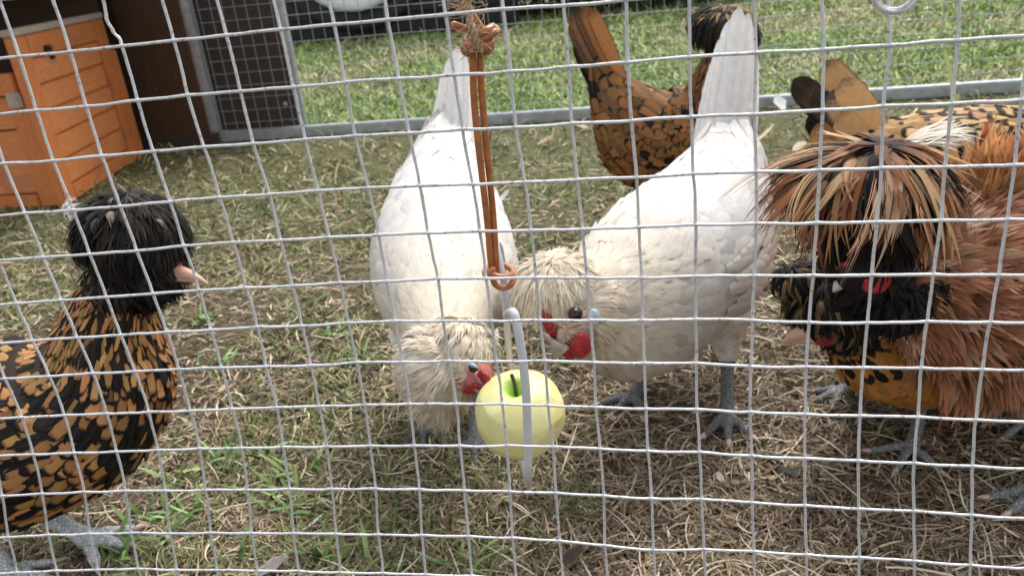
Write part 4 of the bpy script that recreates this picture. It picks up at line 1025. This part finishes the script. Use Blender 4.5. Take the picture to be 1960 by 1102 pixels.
# folded wing on the side seen
Fw_, Tw_, lv = [], [], []
for row_, (t0, m, L_) in enumerate([(.30, 10, .040), (.05, 10, .050), (-.22, 9, .062)]):
    for q in range(m):
        Fw_.append(np.interp(6.0 + 2.6 * q / m, np.arange(lf.m), np.linspace(0, lf.n - 1, lf.m))); lv.append(L_)
        Tw_.append(t0 + rng.normal(0, .02))
side = np.pi if (lf.pos(np.array([lf.n * .6]), np.array([np.pi]))[0] - CP) @ CR > (lf.pos(np.array([lf.n * .6]), np.array([0.0]))[0] - CP) @ CR else 0.0
tw_ = np.where(side == 0, np.array(Tw_), np.pi - np.array(Tw_)); p, D, N = lf.frame(np.array(Fw_), tw_); n = len(p); lv = np.array(lv)
a = vary((.76, .72, .66), n, .05, .012)
b2 = [feathers(p + N * .003, nrm(D - UP * .22), N, lv, lv * .17, np.full(n, .07), np.full(n, -.05), ROUND, a, a * .86, np.full(n, .15), .3)]
plume_obj(h3, 'plumage', b)
plume_obj(h3, 'wing', b2)
hd3 = nrm(at(1060, 660, .64) - at(1110, 585, .68))
b = [crest(cc, (.032, .042, .040), UP * .9 - hx * .1 + hd3 * .3, hx, 640, .0036, creamc, 1.7, (.5, .95), (.92, 1.04), .002, 8, .07, .03, fray=10, edge=.97),
     crest(cc, (.033, .044, .042), UP * .9, hx, 200, .0005, creamc, 1.6, (.5, 1.0), (.94, 1.12), .003, 9, .10),
     crest(at(1130, 590, .672), (.028, .036, .034), nrm(at(1100, 590, .65) - at(1150, 590, .69)), UP, 380, .0036, creamc, 2.0, (.5, .9), (.94, 1.05), .002, 8, .05, fray=10, edge=.97)]
plume_obj(h3, 'crest', b)
facec = csolid([(.72, .64, .54), (.66, .54, .45), (.60, .42, .36)], .06)
plume_obj(h3, 'cheek_feathers', [crest(at(1102, 612, .655), (.026, .024, .022), nrm(at(1075, 640, .62) - at(1102, 612, .655)), UP, 900, .0008, facec, 1.7, (.4, .8), (.82, 1.02), .001, 7, .05)])
toC = nrm(CP - at(1095, 615, .645)); fx = nrm(at(1062, 675, .64) - at(1105, 605, .655))
lump(h3, 'face', at(1084, 632, .644), (.017, .011, .010), [fx, toC, np.cross(fx, toC)], mat_simple('pale_face_skin', (.58, .40, .34), .6, 0, .35, 220, .4), .12, 5, 8)
eye(h3, at(1101, 601, .632), toC, .0056)
beak(h3, at(1074, 652, .634), at(1057, 686, .630), np.cross(np.cross(fx, -CR), fx) * -1 if False else -CR * .8 + UP * .5, .0072, .0085, BEAK_GREY, .16)
lump(h3, 'wattle', at(1112, 661, .626), (.0090, .0035, .0120), [CR, toC, nrm(UP + CR * .1)], RED, .10, 5, 9)
lump(h3, 'wattle', at(1090, 672, .634), (.0060, .0032, .0090), [CR, toC, UP], RED, .10, 5, 10)
lump(h3, 'comb', at(1050, 620, .634), (.0048, .0040, .0130), [CR, toC, nrm(UP - CR * .25)], RED, .40, 8, 11)
lump(h3, 'ear_lobe', at(1137, 606, .640), (.0052, .003, .0080), [CR, toC, UP], LOBE, .12, 5, 12)
Nt = nrm(-CF + CU * .1)
for i, (bx_, tx, ty, Yt, Wt) in enumerate([(1350, 1374, 108, 1.112, .0105), (1428, 1442, 88, 1.108, .0105), (1360, 1386, 68, 1.102, .0108), (1418, 1440, 52, 1.098, .0108), (1372, 1398, 38, 1.092, .0108), (1406, 1433, 26, 1.088, .0108), (1390, 1415, 14, 1.082, .0112)]):
    tail_feather(h3, at(bx_, 285, 1.012 - .004 * i), at(tx, ty, Yt), Wt * 1.45, Nt, .005, vary(wcol, 1, .05, .01)[0], np.array(wcol) * .66, .13, cup=.75, twist=.2 * (i % 2 - .5), prof=TAPER)

# ---------------------------------------------------------------- gold laced hen behind
h4 = bird('hen', 'brown and black laced hen with a raised tail behind the two white hens', g3(1300, 500, 0))
YC = 1.22
st = [(1440, 95, YC, .008, .008), (1415, 92, YC, .020, .020), (1388, 98, YC, .025, .025), (1366, 140, YC, .024, .026), (1356, 185, YC, .034, .042), (1362, 235, YC, .056, .070), (1335, 272, YC, .070, .080),
      (1285, 274, YC, .072, .082), (1232, 254, YC, .064, .079), (1192, 208, YC, .048, .054), (1168, 172, YC, .030, .036), (1152, 145, YC, .018, .022)]
hd = np.array([1.0, .05, 0]); lf = Loft(st, perp(hd)); hx = flat(hd)
gf = g3(1290, 505); gf2 = g3(1350, 480)
L1 = leg(at(1260, 330, YC - .02), at(1262, 420, YC - .02), np.array([.02, YC - .03, .01]), hx); L2 = leg(at(1330, 330, YC + .03), at(1325, 410, YC + .04), np.array([.09, YC + .04, .01]), hx)
cc = at(1385, 62, YC)
body_mesh(h4, lf, [L1, L2], [(cc, (.040, .040, .032))], [down('brown_down', (.16, .08, .035)), LEG_DARK, CLAW, FACE])
gold4 = laced((.33, .150, .050), .2, [(1, .5), (3, .25), (5, .12), (11, .06)], [(1, .5), (4, .34), (6, .36), (8, .30), (11, .20)])
b = coat(lf, [(.8, .012, .003, .1, 0), (3, .024, .0038, .06, 0), (5, .020, .0046, .06, 0), (7, .020, .0060, .06, -.02), (9, .030, .0095, .05, -.02), (11, .045, .013, .05, -.02)], gold4, u0=2.3, prof_u=4.4, row=.42, jit=.10, dens=.80)
plume_obj(h4, 'plumage', b)
b = [crest(cc, (.036, .050, .048), UP * .9 + hx * .3, hx, 1000, .0032, csolid([(.014, .012, .012), (.022, .018, .016), (.03, .022, .016)], .25), 1.9, (.5, 1.0), (.86, 1.06), .008, 8, .06),
     crest(cc, (.037, .051, .049), UP, hx, 40, .0026, csolid([(.40, .24, .10), (.30, .17, .07)], .2), 1.0, (.4, .7), (.98, 1.06), .002, 8, .06)]
plume_obj(h4, 'crest', b)
beak(h4, at(1432, 98, YC), at(1462, 108, YC), UP, .007, .008, BEAK_PINK)
for i, (b0, t0, W_, c_, dY) in enumerate([((1196, 262), (1122, 118), .014, (.016, .012, .010), .026), ((1192, 250), (1112, 96), .015, (.014, .011, .010), .022), ((1188, 240), (1104, 78), .015, (.018, .013, .011), .018),
        ((1186, 225), (1100, 58), .014, (.12, .075, .050), .013), ((1184, 212), (1094, 40), .014, (.19, .115, .070), .009), ((1186, 204), (1093, 24), .013, (.24, .125, .065), .005), ((1194, 200), (1104, 15), .012, (.15, .08, .045), .001), ((1202, 198), (1116, 12), .012, (.34, .150, .055), -.004), ((1212, 196), (1130, 16), .011, (.42, .18, .065), -.010)]):
    tail_feather(h4, at(b0[0], b0[1], YC + dY), at(t0[0], t0[1], YC + dY), W_, perp(hd) * -1 + UP * .25, .004, c_, tuple(x * .35 for x in c_), .22, .5)

# ---------------------------------------------------------------- buff laced hen, tail up, at the right
h5 = bird('hen', 'pale buff hen with scalloped black lacing behind the crested rooster', g3(1850, 560, 0))
YD = 1.08
st = [(2230, 120, YD + .02, .008, .008), (2205, 118, YD + .02, .020, .020), (2170, 130, YD + .02, .026, .026), (2130, 190, YD + .02, .03, .032), (2090, 255, YD + .02, .046, .05), (2040, 300, YD + .02, .064, .07),
      (1950, 312, YD + .01, .072, .072), (1860, 308, YD, .072, .070), (1775, 300, YD, .064, .060), (1705, 290, YD, .048, .046), (1665, 275, YD, .032, .034), (1645, 262, YD, .02, .022)]
hd = at(1950, 312, YD + .01) - at(1705, 290, YD); lf = Loft(st, perp(hd)); hx = flat(hd)
L1 = leg(at(1840, 380, YD - .03), at(1850, 450, YD - .03), np.array([.36, YD - .04, .01]), hx); L2 = leg(at(1900, 380, YD + .03), at(1900, 450, YD + .03), np.array([.43, YD + .04, .01]), hx)
body_mesh(h5, lf, [L1, L2], [(at(2165, 95, YD + .02), (.04, .04, .036))], [down('buff_down', (.34, .20, .09)), LEG_DARK, CLAW, FACE])
gold5 = laced((.68, .42, .195), .12, [(1, .2), (5, .05), (11, .05)], [(1, .4), (5, .52), (8, .54), (10, .46)])
b = coat(lf, [(.8, .012, .003, .1, 0), (3, .024, .004, .06, 0), (5, .026, .0078, .05, -.02), (7, .026, .0098, .05, -.02), (9, .028, .0105, .05, -.02), (11, .040, .012, .05, -.02)], gold5, u0=2.3, prof_u=4.6, row=.52, jit=.05, dens=.95)
plume_obj(h5, 'plumage', b)
plume_obj(h5, 'crest', [crest(at(2165, 95, YD + .02), (.044, .052, .05), UP, hx, 500, .0034, blackc, 1.9, (.5, 1.0), (.85, 1.08), .008, 8, .06)])
beak(h5, at(2215, 125, YD + .02), at(2245, 132, YD + .02), UP, .007, .008, BEAK_PINK)
Ns = nrm(perp(hd)) if nrm(perp(hd)) @ CF < 0 else -nrm(perp(hd))
buff = (.62, .37, .16)
for i, (b0, t0, W_, c_, e_, lw, dY) in enumerate([((1700, 320), (1518, 152), .020, (.10, .062, .040), (.030, .022, .018), .35, .030), ((1715, 300), (1578, 118), .021, (.50, .29, .13), (.10, .06, .035), .18, .022),
        ((1690, 330), (1545, 225), .018, (.045, .034, .028), (.02, .016, .014), .4, .012), ((1715, 340), (1556, 180), .020, (.12, .085, .065), (.04, .03, .025), .3, .004), ((1700, 380), (1560, 240), .024, (.52, .30, .125), (.16, .09, .04), .14, -.004),
        ((1722, 350), (1590, 175), .022, (.60, .38, .19), (.12, .09, .075), .25, -.008), ((1735, 345), (1612, 152), .022, buff, (.14, .10, .08), .16, -.012), ((1725, 380), (1612, 215), .024, (.66, .40, .18), (.28, .16, .07), .12, -.020)]):
    tail_feather(h5, at(b0[0], b0[1], YD + dY), at(t0[0], t0[1], YD + dY), W_, Ns + UP * .3, .006, c_, e_, lw, .35)

# ---------------------------------------------------------------- black faced hen under the rooster
h6 = bird('hen', 'orange breasted hen with dark feathered head stooping below the crested rooster', g3(1745, 850, 0))
st = [(1522, 638, .728, .005, .005), (1545, 628, .735, .016, .016), (1585, 605, .745, .026, .027), (1632, 618, .760, .032, .036), (1672, 650, .775, .046, .050), (1716, 676, .800, .062, .056), (1780, 660, .840, .072, .066),
      (1850, 620, .890, .074, .072), (1930, 560, .945, .066, .064), (2000, 500, .99, .046, .045), (2040, 450, 1.02, .024, .026)]
hd = at(1672, 650, .775) - at(1930, 560, .945); lf = Loft(st, perp(hd)); hx = flat(hd)
L1 = leg(at(1765, 720, .815), at(1768, 765, .815), g3(1744, 856, .012), flat(g3(1715, 905) - g3(1744, 852)), .050, .0064, (-1.1, -.10, 1.05))
L2 = leg(at(1660, 700, .86), at(1640, 735, .875), g3(1612, 746, .010), flat(g3(1570, 755) - g3(1612, 744)), .040, .006)
cc = at(1592, 575, .745)
body_mesh(h6, lf, [L1, L2], [(cc, (.032, .032, .022))], [down('orange_down', (.40, .17, .04)), LEG_MID, CLAW, FACE], [(at(1560, 640, .73), .018)])
def or6(u, th, p, n):
    a = vary((.56, .255, .060), n, .12, .05); b_ = vary(BLK, n, .3); isb = rng.random(n) < np.interp(u, [1, 3.2, 4, 12], [.9, .75, .04, .10]); a[isb] = vary((.02, .016, .014), int(isb.sum()), .3)
    lw = np.where(rng.random(n) < np.interp(u, [0, 4, 12], [.6, .10, .2]), .22, 0.0); return a, b_, lw
b = coat(lf, [(.8, .010, .003, .1, 0), (3, .018, .0042, .06, 0), (5, .026, .0080, .03, -.02), (8, .034, .011, .04, -.02), (10, .05, .012, .05, 0)], or6, u0=2.4, prof_u=3.6, row=.36, jit=.12, dens=.74)
plume_obj(h6, 'plumage', b)
dk = csolid([(.014, .012, .012), (.02, .017, .015), (.012, .012, .013), (.16, .10, .05)], .25)
b = [crest(cc, (.034, .046, .044), UP * .8 - CR * .2, hx, 1000, .0026, dk, 1.9, (.45, .9), (.86, 1.06), .002, 8, .06),
     crest(at(1528, 535, .742), (.018, .024, .024), UP - CR * .5, -CR, 260, .0018, dk, 1.7, (.6, 1.1), (.7, 1.15), .002, 8, .10),
     crest(at(1620, 615, .75), (.030, .036, .034), UP * .4 + CF * -.5, UP, 420, .0022, dk, 1.8, (.5, .9), (.8, 1.05), .002, 8, .06)]
plume_obj(h6, 'crest', b)
beak(h6, at(1550, 634, .724), at(1494, 650, .716), UP, .0080, .0100, BEAK_PINK, .14)
toC = nrm(CP - at(1580, 645, .73)); fx = nrm(at(1540, 645, .72) - at(1600, 640, .73))
lump(h6, 'face', at(1585, 640, .728), (.026, .008, .0080), [fx, toC, UP], FACE, .10, 5, 13)
lump(h6, 'wattle', at(1583, 652, .722), (.0125, .004, .0058), [fx, toC, UP], RED, .14, 6, 14)
for s in (-1, 0, 1):
    tail_feather(h6, at(2010, 470, 1.0), at(2090 + 15 * s, 320, 1.05), .02, perp(hd), .005, (.3, .14, .04), BLK, .3)

# ---------------------------------------------------------------- frizzled rooster at the right
h7 = bird('rooster', 'rust coloured frizzled rooster with a huge shaggy brown crest at the right edge', g3(1960, 950, 0))
st = [(1600, 528, .600, .008, .008), (1622, 520, .606, .018, .018), (1655, 505, .618, .027, .027), (1705, 505, .640, .035, .036), (1765, 515, .668, .050, .056), (1835, 530, .700, .068, .078), (1912, 538, .742, .082, .092), (2000, 520, .790, .086, .096),
      (2090, 480, .845, .076, .084), (2160, 420, .89, .052, .058), (2200, 370, .92, .03, .034)]
hd = at(1765, 515, .668) - at(2000, 520, .790); lf = Loft(st, perp(hd)); hx = flat(hd)
L1 = leg(at(2010, 700, .72), at(2040, 850, .70), g3(1995, 935, .012), flat(g3(1870, 992) - g3(1995, 930)), .062, .0078, (-.45, .05, .75))
L2 = leg(at(2010, 690, .82), at(2010, 740, .835), g3(1975, 800, .010), flat(g3(1920, 830) - g3(1975, 800)), .05, .007)
cc = at(1664, 402, .635)
body_mesh(h7, lf, [L1, L2], [(cc, (.040, .040, .036)), (at(1705, 560, .640), (.024, .024, .022))], [down('rust_down', (.16, .065, .030)), LEG_MID, CLAW, down('black_down', (.014, .011, .011))], [(at(1690, 530, .625), .052)])
def rust(u, th, p, n):
    k = rng.random((n, 1)); a = np.where(k < .45, vary((.42, .195, .110), n, .18), np.where(k < .72, vary((.28, .115, .062), n, .2), vary((.58, .345, .24), n, .15)))
    top = np.clip((p[:, 2:] - .27) / .06, 0, 1) * np.clip((u[:, None] - 4.2) / 1.5, 0, 1); a = a * (1 - top) + vary((.60, .25, .085), n, .15) * top
    return np.clip(a, .01, .85), a * 1.15, np.full(n, .12)
kf = [(.8, .016, .003, .2, .1), (3, .028, .0045, .14, .12), (5, .034, .0062, .16, .22), (7, .040, .0075, .18, .26), (10, .05, .009, .2, .25)]
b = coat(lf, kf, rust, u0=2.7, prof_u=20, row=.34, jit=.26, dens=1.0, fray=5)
b += coat(lf, [(q[0], q[1] * 1.15, q[2] * .16, q[3] * 1.3, q[4] * 1.3) for q in kf], rust, u0=3.8, prof_u=20, row=.6, jit=.4, dens=5.0, cup=.2)
# feathers hang down the flank
p_n = 520; F_ = rng.uniform(lf.n * .52, lf.n * .80, p_n); Th = rng.uniform(0, 6.28, p_n); p, D, N = lf.frame(F_, Th); u = np.interp(F_, np.arange(lf.n), lf.u)
fc, ec, lw = rust(u, Th, p, p_n); Lh = rng.uniform(.03, .048, p_n)
b.append(frayed(p, nrm(D * .4 - UP * 1.0 + N * .35 + rng.normal(0, .16, (p_n, 3))), N, Lh, Lh * .15, np.full(p_n, .02), rng.normal(.24, .12, p_n), fc, ec, lw, 6))
plume_obj(h7, 'plumage', b)
# hackle standing up behind the crest
p_n = 420; q0 = np.array([at(1938 + rng.normal(0, 48), 395 + rng.normal(0, 32), .70 + rng.uniform(0, .07)) for _ in range(p_n)]); D = nrm(UP * 1.0 + CR * rng.normal(.15, .35, (p_n, 1)) + rng.normal(0, .15, (p_n, 3)))
Lh = rng.uniform(.025, .055, p_n); fc = vary((.60, .32, .15), p_n, .16)
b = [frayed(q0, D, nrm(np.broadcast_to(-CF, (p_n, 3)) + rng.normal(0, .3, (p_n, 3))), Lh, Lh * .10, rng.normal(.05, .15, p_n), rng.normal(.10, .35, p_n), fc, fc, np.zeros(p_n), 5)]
plume_obj(h7, 'hackle', b)
def cr7(p, ph, n):
    k = rng.random((n, 1)); a = np.where(k < .32, vary((.40, .190, .090), n, .18), np.where(k < .60, vary((.58, .365, .215), n, .15), np.where(k < .80, vary((.20, .070, .030), n, .2), vary((.022, .015, .013), n, .3))))
    return np.clip(a, .008, .8), np.clip(a * .6, .005, .8), np.full(n, .2)
ap7 = UP * .95 + CR * .04 - CF * .12
rt = ((.012, .009, .009), .04, .42)
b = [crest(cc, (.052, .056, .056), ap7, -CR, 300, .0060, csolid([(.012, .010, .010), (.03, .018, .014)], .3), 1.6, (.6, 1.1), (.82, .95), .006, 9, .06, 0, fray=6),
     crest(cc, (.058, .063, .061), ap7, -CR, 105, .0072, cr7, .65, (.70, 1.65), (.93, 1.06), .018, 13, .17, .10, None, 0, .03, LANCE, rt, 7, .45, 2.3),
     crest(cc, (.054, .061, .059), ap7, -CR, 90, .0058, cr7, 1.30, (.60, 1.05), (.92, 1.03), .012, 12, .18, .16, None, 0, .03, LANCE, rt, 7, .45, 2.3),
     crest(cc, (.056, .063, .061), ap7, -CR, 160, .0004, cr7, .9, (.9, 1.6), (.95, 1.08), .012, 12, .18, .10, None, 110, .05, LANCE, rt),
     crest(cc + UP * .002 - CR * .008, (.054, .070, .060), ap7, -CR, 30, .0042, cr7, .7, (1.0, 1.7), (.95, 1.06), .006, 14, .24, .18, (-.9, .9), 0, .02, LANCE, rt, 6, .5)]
plume_obj(h7, 'crest', b)
b = [crest(at(1760, 360, .655), (.040, .052, .044), UP * .8 - CR * .6, CR, 8, .0080, csolid([(.78, .75, .70), (.70, .62, .52)], .06), .35, (.9, 1.5), (.98, 1.08), .008, 12, .06, .06, (-.45, .35), fray=9, edge=.95)]
plume_obj(h7, 'white_plume', b)
blk7 = csolid([(.010, .009, .010), (.016, .013, .013)], .3)
plume_obj(h7, 'beard', [crest(at(1668, 538, .624), (.030, .036, .034), -CF, UP, 260, .0032, blk7, 1.9, (.5, 1.0), (.86, 1.04), .003, 8, .08, fray=5), crest(at(1742, 522, .640), (.030, .036, .036), -CF + UP * .3, UP, 260, .0032, blk7, 1.9, (.5, 1.0), (.86, 1.04), .003, 8, .08, fray=5),
                        crest(at(1700, 565, .632), (.030, .034, .032), UP * .5 - CF * .4, UP, 700, .0022, blk7, 2.2, (.5, 1.0), (.85, 1.08), .004, 8, .08),
                        crest(at(1655, 490, .622), (.030, .036, .030), UP, -CR, 400, .0022, blk7, 1.9, (.5, 1.0), (.8, 1.05), .003, 8, .08)])
toC = nrm(CP - at(1675, 540, .60))
lump(h7, 'wattle', at(1676, 536, .596), (.0120, .0045, .0118), [CR, toC, UP], RED, .05, 4, 15)
lump(h7, 'comb', at(1694, 500, .600), (.0110, .004, .0075), [nrm(CR + UP * .7), toC, UP], RED, .25, 7, 16)
lump(h7, 'comb_lobe', at(1632, 508, .600), (.0100, .004, .0042), [CR, toC, UP], RED, .25, 7, 17)
beak(h7, at(1622, 526, .606), at(1592, 556, .598), UP * .8 - CR * .5, .0060, .0068, BEAK_GREY, .12)
eye(h7, at(1768, 508, .612), toC, .0046)

# ---------------------------------------------------------------- small things on the ground
def loose(name, label, px, py, L, W, col, ang, cat='feather', curl=.25, lift=.10, ec=None, grp=None):
    g = g3(px, py, .008); r_ = thing(name, label, cat, tuple(g), grp)
    d = np.array([math.cos(ang), math.sin(ang), 0.0]); n1 = np.array([[0, 0, 1.0]])
    b = feathers(g[None] - d * L / 2, d[None], n1, np.array([L]), np.array([W]), np.array([lift]), np.array([curl]), ROUND, np.array([col]), np.array([ec or col]), np.array([.2]), -.3, .12)
    plume_obj(r_, 'vane', [b], False)
    V, Q = tube(np.stack([g - d * L * .75 + UP * .002, g - d * L * .45 + UP * .001, g + UP * lift * L * .5]), [.0006, .0007, .0004], 6)
    link('quill', quads_mesh('quill', V - g, Q), CLAW).parent = r_
loose('loose_feather', 'small white feather on the grass between the two white hens', 965, 385, .030, .012, (.70, .70, .72), .5, curl=.5, lift=.3)
loose('loose_feather', 'white feather lying by the rail right of the brown laced hen', 1492, 208, .05, .016, (.78, .78, .78), 1.9, curl=.4, lift=.4)
loose('loose_feather', 'grey and white feather at the bottom edge left of the apple', 525, 1088, .030, .008, (.30, .27, .26), .5, ec=(.6, .58, .55))
loose('loose_feather', 'thin white quill feather in the grass near the bottom', 596, 1008, .028, .0022, (.74, .72, .68), .7)
loose('loose_feather', 'dark brown curled feather at the bottom edge right of the apple', 1090, 1078, .036, .0075, (.10, .07, .055), .4, curl=.4, ec=(.35, .22, .12))
loose('loose_feather', 'tiny pale down feather on the mud below the right white hen', 1378, 916, .010, .004, (.62, .58, .53), 2.1, curl=.5)
loose('loose_feather', 'pale dry leaf shaped feather beside the spangled hen', 428, 745, .016, .005, (.62, .46, .33), 1.0)
loose('loose_feather', 'white feather scrap half hidden beside the rooster crest', 1475, 415, .028, .009, (.70, .68, .66), 1.2, curl=.4)
loose('dry_leaf', 'pale dry leaf on the ground left of the rooster crest', 1530, 285, .045, .013, (.62, .50, .36), .9, 'leaf', .2)
loose('dry_leaf', 'curled tan leaf on the soil just inside the rail', 1110, 245, .055, .014, (.58, .46, .34), 2.6, 'leaf', .2)
loose('dry_leaf', 'fallen beige leaf on bare soil left of the brown hen', 1045, 275, .050, .018, (.52, .38, .26), .3, 'leaf', .3)
loose('dry_leaf', 'straw coloured blade beside the brown laced hen', 1462, 268, .075, .005, (.70, .58, .38), .8, 'leaf', .1, .3)
# pale stalk by the rail
g = at(1824, 215, 2.44); stalk = thing('grass_stalk', 'tall pale yellow green grass stalk beside the back rail', 'grass stalk', (g[0], g[1], 0))
C = chain([(1826, 225, 2.44), (1826, 190, 2.44), (1822, 150, 2.44), (1813, 112, 2.44), (1808, 92, 2.44)]); C = catmull(C, 14)[None]
fcx = np.array([[.55, .56, .20]]); Vb = strips(C, np.broadcast_to(-CF, C.shape), np.interp(np.linspace(0, 1, 14), [0, .3, .8, 1], [.008, .007, .005, .001])[None], .3, fcx, fcx, np.zeros(1), np.linspace(0, 1, 14))
plume_obj(stalk, 'blade', [Vb], False)
C = chain([(1826, 225, 2.44), (1832, 200, 2.44), (1834, 180, 2.44)]); C = catmull(C, 14)[None]
Vb = strips(C, np.broadcast_to(-CF, C.shape), np.full((1, 14), .006), .3, fcx, fcx, np.zeros(1), np.linspace(0, 1, 14)); plume_obj(stalk, 'blade', [Vb], False)
# droppings and clods
DUNG = mat_simple('damp_clod', (.035, .030, .022), .7, 0, .5, 90, .8, .004)
for i, (px, py, s, lab) in enumerate([(1478, 880, .012, 'dark damp clod of droppings on the mud, left of its pair'), (1505, 905, .014, 'dark damp clod of droppings on the mud, right of its pair'), (620, 570, .012, 'small dark clod on the grass left of the pecking white hen')]):
    g = g3(px, py, .004); r_ = thing('clod', lab, 'clod', tuple(g)); lump(r_, 'lump', g, (s, s * .8, s * .5), np.eye(3), DUNG, .3, 4, 30 + i)
